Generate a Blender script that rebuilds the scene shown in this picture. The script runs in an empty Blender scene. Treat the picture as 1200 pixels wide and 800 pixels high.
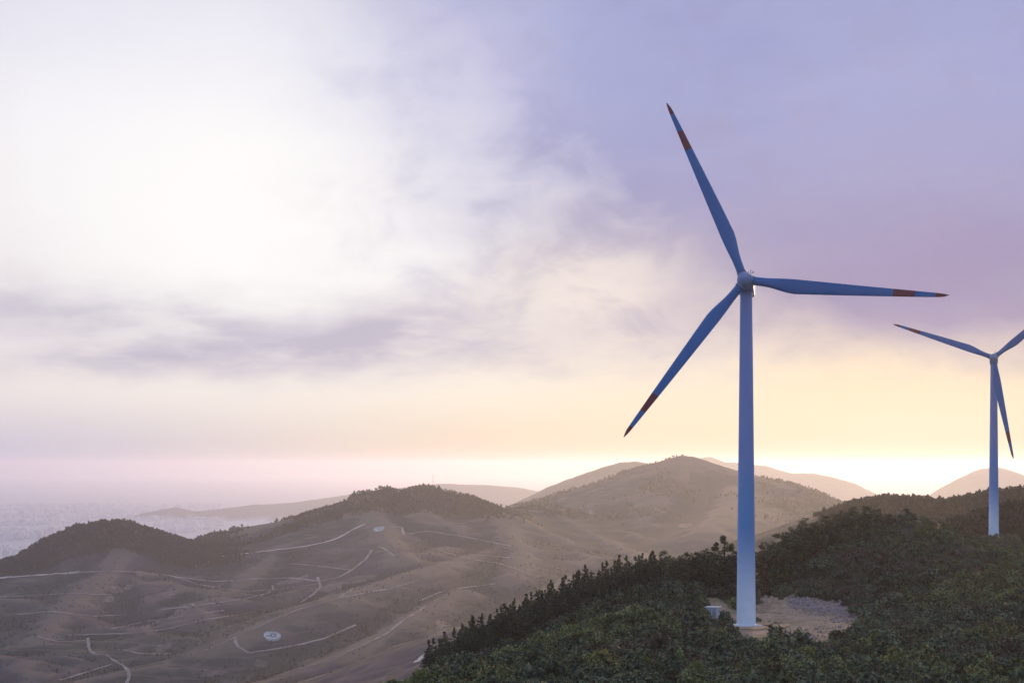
import bpy, bmesh, math, random
import numpy as np
from mathutils import Vector, Matrix

R = math.radians
random.seed(7)
rng = np.random.default_rng(7)
scene = bpy.context.scene
COL = scene.collection

# ------------------------------------------------------------------ camera
F, PX0, PY0 = 2000.0, 600.0, 545.0          # focal length in photo pixels, principal column, horizon row
cam_d = bpy.data.cameras.new('camera')
cam = bpy.data.objects.new('camera', cam_d)
COL.objects.link(cam)
cam.location = (0, 0, 0)
cam.rotation_euler = (R(90), 0, 0)
cam_d.sensor_width = 36.0
cam_d.lens = 36.0 * F / 1200.0
cam_d.shift_y = (PY0 - 400.0) / 1200.0
cam_d.clip_start = 0.5
cam_d.clip_end = 120000
scene.camera = cam

# ------------------------------------------------------------------ exposure / render
scene.render.engine = 'CYCLES'
vs = scene.view_settings
scene.display_settings.display_device = 'sRGB'
vs.view_transform = 'Standard'
vs.look = 'None'
vs.exposure = 0.0
vs.gamma = 1.0
vs.use_curve_mapping = False
cy = scene.cycles
cy.max_bounces = 5
cy.diffuse_bounces = 2
cy.glossy_bounces = 2
cy.transmission_bounces = 2
cy.volume_bounces = 3
cy.transparent_max_bounces = 6
cy.use_denoising = True
cy.caustics_reflective = False
cy.caustics_refractive = False

# ------------------------------------------------------------------ sun
SUN_AZ, SUN_EL = 13.0, 8.5                  # degrees right of +Y, above the horizon
sun_d = bpy.data.lights.new('sun', 'SUN')
sun_d.energy = 2.45
sun_d.angle = R(10)
sun_d.color = (1.0, 0.65, 0.30)
sun = bpy.data.objects.new('sun', sun_d)
COL.objects.link(sun)
sun.rotation_euler = (R(90 - SUN_EL), 0, R(180 - SUN_AZ))
sun.location = (0, 0, 200)


# ------------------------------------------------------------------ node helpers
class NX:
    """A socket with arithmetic, so node trees read like formulas."""
    tree = None

    def __init__(s, sock):
        s.s = sock

    @staticmethod
    def m(op, *a, clamp=False):
        n = NX.tree.nodes.new('ShaderNodeMath')
        n.operation = op
        n.use_clamp = clamp
        for i, v in enumerate(a):
            if isinstance(v, NX):
                NX.tree.links.new(v.s, n.inputs[i])
            else:
                n.inputs[i].default_value = v
        return NX(n.outputs[0])

    def __add__(s, o): return NX.m('ADD', s, o)
    def __radd__(s, o): return NX.m('ADD', o, s)
    def __sub__(s, o): return NX.m('SUBTRACT', s, o)
    def __rsub__(s, o): return NX.m('SUBTRACT', o, s)
    def __mul__(s, o): return NX.m('MULTIPLY', s, o)
    def __rmul__(s, o): return NX.m('MULTIPLY', o, s)
    def __truediv__(s, o): return NX.m('DIVIDE', s, o)


def clamp(a): return NX.m('ADD', a, 0.0, clamp=True)


def sstep(x, lo, hi):
    n = NX.tree.nodes.new('ShaderNodeMapRange')
    n.interpolation_type = 'SMOOTHSTEP'
    NX.tree.links.new(x.s, n.inputs['Value'])
    n.inputs['From Min'].default_value = lo
    n.inputs['From Max'].default_value = hi
    return NX(n.outputs['Result'])


def gauss(x, y, cx, cy_, rx, ry):
    dx = (x - cx) * (1.0 / rx)
    dy = (y - cy_) * (1.0 / ry)
    return NX.m('EXPONENT', (dx * dx + dy * dy) * -1.0)


def mixc(f, a, b, mode='MIX'):
    n = NX.tree.nodes.new('ShaderNodeMix')
    n.data_type = 'RGBA'
    n.blend_type = mode
    n.clamp_factor = True
    ins = [i for i in n.inputs if i.type == 'RGBA']
    if isinstance(f, NX):
        NX.tree.links.new(f.s, n.inputs[0])
    else:
        n.inputs[0].default_value = f
    for sock, v in zip(ins, (a, b)):
        if isinstance(v, NX):
            NX.tree.links.new(v.s, sock)
        else:
            sock.default_value = (*v, 1.0)
    return NX([o for o in n.outputs if o.type == 'RGBA'][0])


def noise_node(vec, scale, detail=4, rough=0.5, dist=0.0):
    n = NX.tree.nodes.new('ShaderNodeTexNoise')
    n.inputs['Scale'].default_value = scale
    n.inputs['Detail'].default_value = detail
    n.inputs['Roughness'].default_value = rough
    n.inputs['Distortion'].default_value = dist
    if vec is not None:
        NX.tree.links.new(vec, n.inputs['Vector'])
    return NX(n.outputs['Fac'])


def lin(r, g, b):
    f = lambda c: (c / 255 / 12.92) if c / 255 <= 0.04045 else ((c / 255 + 0.055) / 1.055) ** 2.4
    return (f(r), f(g), f(b))


# ------------------------------------------------------------------ world: dusk sky with cloud
world = bpy.data.worlds.new('World')
scene.world = world
world.use_nodes = True
wt = world.node_tree
wt.nodes.clear()
NX.tree = wt
SKY_STRENGTH = 0.1
out = wt.nodes.new('ShaderNodeOutputWorld')
bg = wt.nodes.new('ShaderNodeBackground')
bg.inputs['Strength'].default_value = SKY_STRENGTH
wt.links.new(bg.outputs[0], out.inputs[0])
sky = wt.nodes.new('ShaderNodeTexSky')
sky.sky_type = 'NISHITA'
sky.sun_disc = False
sky.sun_elevation = R(SUN_EL)
sky.sun_rotation = R(SUN_AZ)
sky.air_density = 1.5
sky.dust_density = 3.0
tc = wt.nodes.new('ShaderNodeTexCoord')
sep = wt.nodes.new('ShaderNodeSeparateXYZ')
wt.links.new(tc.outputs['Generated'], sep.inputs[0])
dx, dy, dz = (NX(sep.outputs[i]) for i in range(3))
DEG = 180 / math.pi
az0 = NX.m('ARCTAN2', dx, dy) * DEG
el0 = NX.m('ARCSINE', dz) * DEG
# stretched, warped angles give the cloud edges their ragged look
comb = wt.nodes.new('ShaderNodeCombineXYZ')
wt.links.new((az0 * 0.10).s, comb.inputs[0])
wt.links.new((el0 * 0.22).s, comb.inputs[1])
cv = comb.outputs[0]
n1 = noise_node(cv, 1.0, 5, 0.55)
comb2 = wt.nodes.new('ShaderNodeCombineXYZ')
wt.links.new((az0 * 0.10 + 7.3).s, comb2.inputs[0])
wt.links.new((el0 * 0.20 + 3.1).s, comb2.inputs[1])
n2 = noise_node(comb2.outputs[0], 1.1, 5, 0.55)
comb3 = wt.nodes.new('ShaderNodeCombineXYZ')
wt.links.new((az0 * 0.16 + 1.3).s, comb3.inputs[0])
wt.links.new((el0 * 0.62 + 5.0).s, comb3.inputs[1])
n3 = noise_node(comb3.outputs[0], 1.0, 6, 0.6)
comb4 = wt.nodes.new('ShaderNodeCombineXYZ')
wt.links.new((az0 * 0.42 + 2.1).s, comb4.inputs[0])
wt.links.new((el0 * 0.60 + 8.0).s, comb4.inputs[1])
n4 = noise_node(comb4.outputs[0], 1.0, 5, 0.58, 0.4)
az = az0 + (n1 - 0.5) * 5.0
el = el0 + (n2 - 0.5) * 3.2


def A(px): return math.degrees(math.atan((px - PX0) / F))
def E(py): return math.degrees(math.atan((PY0 - py) / F))


# low band: lavender on the left, cream towards the sun on the right
low = mixc(sstep(az0, -17, 2), lin(174, 175, 206), lin(224, 192, 142))
mid = mixc(sstep(az0, -19, 4), lin(241, 228, 222), lin(250, 236, 210))
c = mixc(sstep(el0, -0.6, 3.2), low, mid)
# broad white glow behind thin cloud
g = gauss(az, el, A(330), E(190), 13.5, 7.0)
c = mixc(clamp(g * 1.45), c, (1.0, 0.985, 0.98))
# the upper left goes faintly lavender
c = mixc(sstep(el + (az * -0.25), 11.0, 22.0) * 0.75, c, lin(212, 214, 238))
c = mixc(gauss(az, el, A(-20), E(330), 4.0, 3.5) * 0.25, c, lin(214, 208, 224))
# the big lavender blue cloud mass, upper right
edge = sstep(az * 0.46 + el * 0.56 + (n3 - 0.5) * 3.0 + (n4 - 0.5) * 7.0, -4.0, 9.0) * sstep(el + (n1 - 0.5) * 1.5 + sstep(az, 3, 16) * 0.9, E(452), E(335))
edge = edge * sstep(az + (n3 - 0.5) * 2.0, -10.5, 6.0)
edge = clamp(edge + sstep(el0 + az * 0.30 + (n4 - 0.5) * 2.5, 9.0, 17.0) * sstep(az, -11, 5) * 0.75)
body = mixc(sstep(el, E(400), E(90)), lin(146, 141, 180), lin(154, 162, 210))
body = mixc(sstep(n3, 0.46, 0.74) * 0.30, body, lin(168, 168, 209))
body = mixc(sstep(n1, 0.52, 0.30) * 0.30, body, lin(132, 138, 194))
c = mixc(clamp(edge * 1.08), c, body)
c = mixc(gauss(az, el, A(545), E(70), 3.6, 4.2) * 0.6, c, lin(206, 204, 230))
# lighter fray under it on the left, dark violet underside on the right
c = mixc(gauss(az, el, A(700), E(345), 3.4, 1.9) * 0.70, c, lin(252, 241, 230))
c = mixc(gauss(az, el, A(1130), E(310), 5.5, 2.0) * 0.7, c, lin(138, 132, 182))
# bright strip below it, over the far hills
c = mixc(clamp(gauss(az0, el, A(1060), E(465), 8.0, 1.3) * 1.1), c, (0.93, 0.78, 0.57))
# grey lavender streak on the left
band = gauss(az, el, A(470), E(402), 10.5, 1.05)
band = clamp(band * 1.05 + gauss(az, el, A(90), E(365), 6.5, 0.8) * 0.6 + gauss(az, el, A(110), E(430), 6.5, 0.55) * 0.55)
c = mixc(clamp(band * (0.45 + sstep(n3, 0.33, 0.62) * 0.65)), c, lin(192, 187, 206))
# the rest of the dome: bright overcast overhead, deep blue dusk low behind the camera
dome = mixc(sstep(el0, 5, 60), (0.22, 0.38, 0.72), (0.42, 0.51, 0.82))
dome = mixc(sstep(n3, 0.4, 0.7) * 0.3, dome, (0.40, 0.42, 0.58))
out_f = clamp(sstep(NX.m('ABSOLUTE', az0), 26, 75) + sstep(el0, 18, 45))
c = mixc(out_f, c, dome)
c = mixc(sstep(n4, 0.45, 0.72) * sstep(el0, 2.0, 5.0) * sstep(az0, -9, 3) * 0.30, c, lin(150, 149, 188))
scl = wt.nodes.new('ShaderNodeVectorMath')
scl.operation = 'SCALE'
wt.links.new(c.s, scl.inputs[0])
scl.inputs['Scale'].default_value = 1.0 / SKY_STRENGTH
fin = mixc(0.988, NX(sky.outputs[0]), NX(scl.outputs[0]))
wt.links.new(fin.s, bg.inputs['Color'])


# ------------------------------------------------------------------ tagging, mesh helpers
def tag(o, label=None, cat=None, group=None, kind=None):
    if label: o['label'] = label
    if cat: o['category'] = cat
    if group: o['group'] = group
    if kind: o['kind'] = kind
    return o


def link(name, me, parent=None):
    o = bpy.data.objects.new(name, me)
    COL.objects.link(o)
    if parent is not None:
        o.parent = parent
    return o


def mesh_np(name, V, faces, mat=None, smooth=False):
    """faces: (n,3) or (n,4) int array"""
    V = np.asarray(V, np.float32)
    faces = np.asarray(faces, np.int32)
    n, k = faces.shape
    me = bpy.data.meshes.new(name)
    me.vertices.add(len(V))
    me.vertices.foreach_set('co', V.ravel())
    me.loops.add(n * k)
    me.loops.foreach_set('vertex_index', faces.ravel())
    me.polygons.add(n)
    me.polygons.foreach_set('loop_start', np.arange(0, n * k, k, dtype=np.int32))
    me.polygons.foreach_set('loop_total', np.full(n, k, np.int32))
    if smooth:
        me.polygons.foreach_set('use_smooth', np.ones(n, bool))
    me.update(calc_edges=True)
    if mat is not None:
        for m in (mat if isinstance(mat, (list, tuple)) else [mat]):
            me.materials.append(m)
    return me


def bm_mesh(name, bm, mats, smooth=False, angle=None):
    me = bpy.data.meshes.new(name)
    bmesh.ops.recalc_face_normals(bm, faces=bm.faces)
    bm.to_mesh(me)
    bm.free()
    for m in (mats if isinstance(mats, (list, tuple)) else [mats]):
        me.materials.append(m)
    if smooth:
        me.polygons.foreach_set('use_smooth', np.ones(len(me.polygons), bool))
        if angle:
            me.set_sharp_from_angle(angle=R(angle))
    return me


def new_mat(name, rough=0.8, spec=0.3):
    m = bpy.data.materials.new(name)
    m.use_nodes = True
    NX.tree = m.node_tree
    b = m.node_tree.nodes['Principled BSDF']
    b.inputs['Roughness'].default_value = rough
    b.inputs['Specular IOR Level'].default_value = spec
    return m, b


def tex_obj():
    n = NX.tree.nodes.new('ShaderNodeTexCoord')
    return n.outputs['Object']


def attr(name):
    n = NX.tree.nodes.new('ShaderNodeAttribute')
    n.attribute_name = name
    return NX(n.outputs['Fac'])


def setc(b, c):
    if isinstance(c, NX):
        NX.tree.links.new(c.s, b.inputs['Base Color'])
    else:
        b.inputs['Base Color'].default_value = (*c, 1)


# ------------------------------------------------------------------ numpy noise
_perm = np.random.default_rng(3).permutation(512).astype(np.int64)
_ang = np.random.default_rng(4).uniform(0, 2 * np.pi, 512)
_gx, _gy = np.cos(_ang), np.sin(_ang)


def perlin(x, y):
    xi, yi = np.floor(x).astype(np.int64), np.floor(y).astype(np.int64)
    xf, yf = x - xi, y - yi
    u = xf * xf * xf * (xf * (xf * 6 - 15) + 10)
    v = yf * yf * yf * (yf * (yf * 6 - 15) + 10)

    def g(ix, iy, fx, fy):
        h = _perm[(_perm[ix & 511] + iy) & 511]
        return _gx[h] * fx + _gy[h] * fy
    a = g(xi, yi, xf, yf)
    b = g(xi + 1, yi, xf - 1, yf)
    c_ = g(xi, yi + 1, xf, yf - 1)
    d = g(xi + 1, yi + 1, xf - 1, yf - 1)
    return (a + (b - a) * u) * (1 - v) + (c_ + (d - c_) * u) * v


def fbm(x, y, s, oct=4, gain=0.5):
    t, amp, f = 0, 1.0, 1.0 / s
    for i in range(oct):
        t = t + amp * perlin(x * f + 17.3 * i, y * f - 9.1 * i)
        amp *= gain
        f *= 2.03
    return t


def ridged(x, y, s, oct=4):
    t, amp, f = 0, 1.0, 1.0 / s
    for i in range(oct):
        t = t + amp * (1 - 2.2 * np.abs(perlin(x * f + 31.7 * i, y * f + 5.3 * i)))
        amp *= 0.5
        f *= 2.1
    return t / 1.9


def sm(x, a, b):
    t = np.clip((x - a) / (b - a), 0, 1)
    return t * t * (3 - 2 * t)


def P(px, py, Y, dz=0.0):
    """the point at distance Y that projects to the photo's pixel"""
    return ((px - PX0) / F * Y, Y, (PY0 - py) / F * Y - dz)


class RBF:
    def __init__(s, pts, smooth=0.02):
        p = np.array(pts, float)
        s.c = p[:, :2]
        d = np.linalg.norm(s.c[:, None] - s.c[None], axis=2)
        n = len(p)
        M = np.zeros((n + 3, n + 3))
        M[:n, :n] = -d - smooth * np.eye(n) * d.mean()
        Q = np.c_[np.ones(n), s.c]
        M[:n, n:] = Q
        M[n:, :n] = Q.T
        s.w = np.linalg.solve(M, np.r_[p[:, 2], np.zeros(3)])

    def __call__(s, x, y):
        o = s.w[-3] + s.w[-2] * x + s.w[-1] * y
        for i, (cx, cy_) in enumerate(s.c):
            o = o - s.w[i] * np.hypot(x - cx, y - cy_)
        return o


# ------------------------------------------------------------------ near hill (control points on its ground)
T1Y, T2Y = 346.0, 655.0
NEAR = []
SIL = [(465, 803, 300, 2), (500, 768, 330, 6), (520, 745, 345, 8), (560, 722, 360, 9), (600, 702, 375, 9), (650, 683, 390, 8),
       (700, 662, 400, 8), (750, 650, 405, 8), (800, 643, 410, 8), (845, 655, 410, 9), (875, 672, 415, 6), (890, 662, 420, 8),
       (905, 640, 432, 8), (940, 614, 450, 7), (980, 600, 460, 7), (1010, 595, 470, 7), (1060, 595, 480, 2.5), (1100, 602, 490, 2.5),
       (1140, 622, 500, 5), (1165, 629, 520, 5), (1210, 642, 540, 5)]
INNER = [(490, 806, 255, 2.5), (560, 772, 285, 3), (640, 738, 310, 3), (690, 714, 325, 3), (760, 704, 350, 2.5), (815, 727, 352, 2.0),
         (850, 742, 325, 2.0), (560, 765, 325, 9), (640, 735, 348, 9), (700, 705, 365, 9),
         (875, 733, 346, 0), (960, 738, 338, 0), (905, 757, 308, 0.6), (1005, 722, 362, 0), (960, 702, 395, 0), (890, 697, 398, 0),
         (836, 721, 368, 0), (1015, 704, 396, 0.5), (930, 716, 370, 0), (900, 745, 325, 0),
         (600, 808, 228, 2), (700, 808, 216, 2), (850, 808, 214, 2), (1000, 808, 212, 2), (1150, 808, 214, 2), (1260, 808, 218, 2),
         (700, 760, 272, 2), (850, 775, 264, 2), (1000, 772, 274, 2), (1100, 742, 308, 2), (1210, 745, 312, 2),
         (1100, 692, 375, 2), (1210, 690, 390, 2), (1060, 645, 428, 2), (960, 652, 424, 2), (1130, 650, 440, 2), (1210, 665, 430, 2),
         (1045, 700, 390, 2), (1171, 642, 470, 2.5), (1205, 652, 470, 2.5), (1148, 630, 482, 3), (1171, 655, 440, 2.5)]
T2H = [(1171, 628, T2Y, 0), (1171, 628.5, 640, 0), (1090, 628, 620, 2), (1130, 620, 635, 3), (1205, 606, 690, 4), (1205, 626, 640, 3), (1130, 596, 760, 5),
       (1085, 612, 720, 5), (1205, 582, 800, 6), (1280, 575, 800, 6), (1040, 640, 700, 3)]
for L in (SIL, INNER, T2H):
    for px, py, Y, h in L:
        NEAR.append(P(px, py, Y, h))
for px, py, Y, h in SIL:
    x, y, z = P(px, py, Y, h)
    if px < 560:
        NEAR.append((x - 45, y + 25, z - 32))
        NEAR.append((x - 110, y + 60, z - 80))
    elif px < 1000:
        NEAR.append((x - 25, y + 50, z - 26))
        NEAR.append((x - 45, y + 120, z - 70))
    elif px > 1000:
        NEAR.append((x + 5, y + 55, z - 16))
NEAR += [(-70, 200, -62), (-35, 230, -44), (-120, 120, -90), (-40, 120, -52), (20, 120, -40), (80, 120, -36), (150, 120, -36), (0, 0, -48),
         (80, 0, -42), (-80, 0, -80), (200, 150, -34), (220, 300, -22), (240, 450, -20), (300, 600, -10), (-60, 480, -110),
         (40, 620, -110), (120, 800, -90), (220, 1000, -80), (400, 900, -50), (-160, 300, -140), (420, 300, -30), (330, 780, -16)]
near_f = RBF(NEAR, 0.004)

# ------------------------------------------------------------------ valley and ridges
VAL = [(0, 800, 1900), (150, 800, 1860), (300, 800, 1800), (450, 800, 1750), (600, 800, 1700), (-300, 800, 1950),
       (0, 740, 2300), (150, 737, 2300), (300, 750, 2120), (450, 745, 2040), (600, 725, 2180), (700, 700, 2450), (-300, 740, 2350),
       (0, 692, 2700), (150, 688, 2700), (300, 692, 2600), (450, 692, 2450), (550, 672, 2600), (650, 655, 2850), (800, 645, 3100),
       (0, 677, 2850), (90, 671, 2880), (165, 669, 2900), (240, 661, 2960), (300, 650, 3020), (360, 640, 3080), (420, 616, 3200),
       (500, 617, 3150), (600, 622, 3280), (700, 618, 3500), (800, 605, 3750), (900, 612, 3600), (1000, 606, 3600), (1200, 606, 3700),
       (1500, 600, 3700), (-300, 690, 2800), (-300, 690, 3100)]
VP = [P(*v) for v in VAL]
VP += [((px - 600) / F * 4600, 4600, -400) for px in (-600, -300, 0, 200, 400)]
VP += [((px - 600) / F * 6000, 6000, -400) for px in (500, 650, 800, 1000, 1300, 1700)]
VP += [(-700, 900, -310), (-300, 900, -300), (0, 900, -270), (250, 1000, -230), (500, 1200, -190), (900, 1500, -170), (-500, 300, -320),
       (-200, 500, -260), (-1200, 1500, -330), (0, -300, -300), (600, 300, -200), (900, 2500, -200), (1500, 2800, -160)]
val_f = RBF(VP, 0.002)
PLAIN = -440.0
# crest polylines in photo pixels with distance; front/back fall, rounding
RIDGES = [
    ([(-260, 760, 2900), (-100, 712, 2950), (0, 667, 3000), (30, 647, 3020), (60, 628, 3040), (90, 616, 3050), (120, 611, 3060), (150, 612, 3060), (172, 619, 3060),
      (200, 630, 3060), (222, 640, 3060), (250, 638, 3080), (275, 642, 3100)], 0.40, 14),
    ([(225, 650, 3200), (250, 638, 3250), (275, 630, 3300), (300, 623, 3330), (350, 607, 3380), (400, 592, 3400), (415, 579, 3400), (440, 575, 3400),
      (450, 573, 3400), (470, 576, 3400), (490, 571, 3400), (510, 570, 3400), (530, 576, 3400), (550, 581, 3420), (575, 592, 3440),
      (592, 597, 3460), (615, 596, 3500), (640, 592, 3560)], 0.25, 14),
    ([(575, 612, 3900), (605, 604, 4000), (640, 594, 4050), (680, 583, 4120), (710, 575, 4160), (737, 564, 4200), (762, 551, 4200), (780, 540, 4200), (795, 535, 4200),
      (812, 540, 4200), (845, 556, 4180), (885, 571, 4150), (915, 582, 4100), (950, 580, 4050), (968, 585, 4000), (1000, 592, 3980),
      (1040, 600, 3950), (1090, 606, 3900)], 0.27, 16),
    ([(452, 578, 3390), (440, 600, 3150), (455, 630, 2850), (480, 655, 2600)], 0.30, 10),
    ([(352, 612, 3370), (335, 640, 3000), (300, 672, 2700), (262, 700, 2480), (215, 728, 2280)], 0.32, 10),
    ([(552, 585, 3420), (590, 615, 3100), (610, 645, 2800), (600, 675, 2500)], 0.30, 10),
    ([(640, 594, 3600), (690, 622, 3250), (740, 645, 2950), (770, 662, 2700)], 0.30, 12),
    ([(150, 616, 3060), (135, 664, 2800), (90, 700, 2520), (50, 745, 2200)], 0.34, 10),
    ([(715, 575, 4150), (690, 600, 3700), (650, 622, 3300)], 0.30, 14),
    ([(850, 560, 4150), (860, 590, 3600), (830, 620, 3100)], 0.30, 14),
    ([(800, 534, 4200), (780, 560, 3950), (760, 590, 3650), (745, 610, 3450)], 0.36, 30),
    ([(930, 580, 4050), (900, 600, 3600), (860, 615, 3300)], 0.36, 30),
    ([(540, 612, 8000), (590, 596, 8000), (640, 572, 8000), (665, 562, 8000), (690, 553, 8000), (712, 546, 8000), (728, 541, 8000), (745, 540, 8000), (765, 545, 8000),
      (830, 575, 8000), (880, 600, 8000)], 0.36, 90),
    ([(720, 585, 13000), (770, 552, 13000), (800, 541, 13000), (817, 537, 13000), (832, 535, 13000), (850, 541, 13000), (885, 544, 13000), (897, 545, 13000), (912, 551, 13000),
      (925, 554, 13000), (957, 555, 13000), (980, 560, 13000), (1003, 567, 13000), (1025, 577, 13000), (1060, 592, 13000)], 0.36, 90),
    ([(1050, 604, 12000), (1075, 590, 12000), (1095, 577, 12000), (1120, 562, 12000), (1148, 549, 12000), (1165, 547, 12000), (1185, 551, 12000),
      (1210, 560, 12000), (1300, 590, 12000)], 0.36, 90),
    ([(960, 612, 1500), (985, 602, 1500), (1010, 592, 1480), (1030, 587, 1450), (1050, 586, 1400), (1080, 588, 1350), (1120, 590, 1300),
      (1150, 586, 1250), (1175, 580, 1200), (1210, 573, 1180), (1300, 562, 1150), (1450, 560, 1150)], 0.34, 16),
    ([(1010, 592, 1480), (1000, 615, 1300), (980, 640, 1150)], 0.36, 16),
    ([(90, 625, 14000), (130, 612, 14000), (170, 600, 14000), (207, 594, 14000), (230, 599, 14000), (262, 595, 14000), (300, 591, 14000),
      (340, 589, 14000), (390, 582, 14000), (440, 574, 14000), (520, 566, 14000), (600, 570, 14000)], 0.28, 70),
    ([(600, 640, 2950), (540, 652, 2700), (490, 668, 2480), (435, 688, 2300), (370, 705, 2150), (315, 730, 2030), (275, 752, 1950)], 0.33, 14),
    ([(300, 800, 1740), (345, 787, 1800), (390, 772, 1860), (420, 757, 1930), (450, 742, 2010), (475, 727, 2100), (500, 710, 2220), (540, 690, 2380)], 0.36, 12),
    ([(440, 800, 1690), (480, 780, 1760), (530, 768, 1830), (575, 750, 1930), (620, 715, 2150), (670, 675, 2500)], 0.36, 14),
    ([(-40, 700, 2650), (30, 700, 2580), (60, 712, 2480), (110, 730, 2330), (135, 742, 2260)], 0.32, 14),
    ([(-80, 760, 2150), (0, 768, 2060), (30, 780, 1980), (45, 800, 1880)], 0.36, 12),
    ([(180, 790, 1880), (230, 775, 1950), (270, 768, 1960), (300, 762, 1960)], 0.34, 10),
    ([(100, 668, 2870), (125, 668, 2830), (150, 678, 2740), (200, 700, 2560)], 0.30, 12),
    ([(560, 640, 3000), (520, 640, 2850), (500, 648, 2700)], 0.32, 16),
]
RW = [(np.array([P(*p) for p in pts]), s_, r_) for pts, s_, r_ in RIDGES]


def smax(a, b, k):
    h = np.clip(0.5 + 0.5 * (a - b) / k, 0, 1)
    return b * (1 - h) + a * h + k * h * (1 - h)


def far_height(X, Y):
    Z = val_f(X, Y)
    wx = fbm(X, Y, 260, 3) * 60
    wy = fbm(X + 999, Y, 260, 3) * 60
    rel = sm(Y, 700, 1500)
    vm = sm(Y, 1500, 1800) * (1 - 0.6 * sm(Y, 2750, 2950)) * (1 - sm(Y, 3300, 3800))
    Z = Z - 32 * vm
    Z = Z + rel * (12 + 30 * vm) * (ridged(X + wx, Y * 0.7 + wy, 430, 4) - 0.12) + 17 * vm * ridged(X + wx * 1.3 + 50, Y * 0.8 + wy, 190, 3)
    Z = np.where(Y > 4500, np.minimum(Z, PLAIN - 5), Z)
    Z = smax(Z, np.full_like(Z, PLAIN), 6)
    for W, slope, rnd in RW:
        ymin, ymax = W[:, 1].min(), W[:, 1].max()
        reach = (420 if ymin < 8000 else 900) / slope
        sel = (Y > ymin - reach) & (Y < ymax + reach)
        x, y = X[sel], Y[sel]
        best = np.full(x.shape, 1e18)
        zc = np.zeros_like(x)
        for a, b in zip(W[:-1], W[1:]):
            ab = b[:2] - a[:2]
            t = np.clip(((x - a[0]) * ab[0] + (y - a[1]) * ab[1]) / (ab @ ab), 0, 1)
            d = (x - a[0] - t * ab[0]) ** 2 + (y - a[1] - t * ab[1]) ** 2
            m = d < best
            best = np.where(m, d, best)
            zc = np.where(m, a[2] + t * (b[2] - a[2]), zc)
        d = np.sqrt(best)
        sc = 1 + min(3.0, ymin / 4000)
        gul = ridged(x + wx[sel] * 0.6, y + wy[sel] * 0.6, 190 * sc, 4) * sm(d, 20 * sc, 190 * sc) * 24 * min(2.6, ymin / 2800)
        h = zc - slope * (np.sqrt(d * d + rnd * rnd) - rnd) + gul + fbm(x, y, 40, 3) * 2.0 + fbm(x + 77, y, 150, 3) * 4.0 * min(2.0, ymin / 3000) * (ymin > 1800)
        Z[sel] = smax(h, Z[sel], 7)
    return Z


def near_mask(X, Y):
    return sm(Y, 1000, 820)


CLX, CLY = 56.0, 352.0                     # middle of the turbine clearing


def clearing_d(X, Y):
    """< 1 inside the bare clearing round the first turbine"""
    wob = 1 + 0.34 * fbm(X, Y, 11, 4)
    a = np.hypot((X - 60 - (Y - 352) * 0.16) / 12.5, (Y - 352) / 44) / wob
    b = np.hypot((X - 51) / 6.8, (Y - 338) / 24) / wob
    c_ = np.hypot((X - 46) / 3.2, (Y - 374) / 14) / wob
    return np.minimum(np.minimum(a, b), c_)


def height(X, Y):
    X = np.asarray(X, float)
    Y = np.asarray(Y, float)
    fz = far_height(X, Y)
    nz = near_f(X, Y)
    nz = nz + fbm(X, Y, 34, 4) * 1.3 * sm(clearing_d(X, Y), 0.9, 1.6)
    m = near_mask(X, Y)
    nz = nz * m + (-600) * (1 - m)
    return smax(nz, fz, 5)


cols = np.concatenate([np.arange(-1000, -60, 20), np.arange(-60, 1260, 2.4), np.arange(1260, 2200, 20)])
rows = np.concatenate([np.array([2, 25, 50, 80, 110, 140]), np.geomspace(160, 5200, 620), np.geomspace(5260, 46000, 150), np.array([7930, 8000, 8070, 11900, 12000, 12100, 12900, 13000, 13100, 13880, 14000, 14120])])
rows = np.sort(rows)
U = (cols - PX0) / F
GX = U[None, :] * rows[:, None]
GY = np.repeat(rows[:, None], len(cols), 1)
# columns spread out near the camera so the sheet also covers its sides
GX = GX + np.sign(U)[None, :] * (np.abs(U)[None, :] ** 1.0) * 0
GZ = height(GX, GY)
GPY = PY0 - F * GZ / GY                    # photo row of every grid node
nr, nc = GX.shape
idx = np.arange(nr * nc).reshape(nr, nc)
quads = np.stack([idx[:-1, :-1], idx[:-1, 1:], idx[1:, 1:], idx[1:, :-1]], -1).reshape(-1, 4)


def grid_z(x, y):
    """height of the built sheet at (x, y), bilinear"""
    x = np.asarray(x, float)
    y = np.asarray(y, float)
    px = PX0 + F * x / y
    ci = np.clip(np.searchsorted(cols, px) - 1, 0, nc - 2)
    ri = np.clip(np.searchsorted(rows, y) - 1, 0, nr - 2)
    tx = np.clip((px - cols[ci]) / (cols[ci + 1] - cols[ci]), 0, 1)
    ty = np.clip((y - rows[ri]) / (rows[ri + 1] - rows[ri]), 0, 1)
    a = GZ[ri, ci] * (1 - tx) + GZ[ri, ci + 1] * tx
    b = GZ[ri + 1, ci] * (1 - tx) + GZ[ri + 1, ci + 1] * tx
    return a * (1 - ty) + b * ty


def cast(px, py, ymin=0):
    """ground point seen at a photo pixel"""
    ci = int(np.clip(np.searchsorted(cols, px), 1, nc - 1))
    t = (px - cols[ci - 1]) / (cols[ci] - cols[ci - 1])
    prof = GPY[:, ci - 1] * (1 - t) + GPY[:, ci] * t
    ok = np.where((prof <= py) & (rows > max(ymin, 160)))[0]
    if len(ok) == 0:
        i = nr - 1
        y = rows[i]
    else:
        i = ok[0]
        p0, p1 = prof[i - 1], prof[i]
        s = np.clip((p0 - py) / (p0 - p1 + 1e-9), 0, 1)
        y = rows[i - 1] + s * (rows[i] - rows[i - 1])
    x = (px - PX0) / F * y
    return x, y, float(grid_z(x, y))


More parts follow.
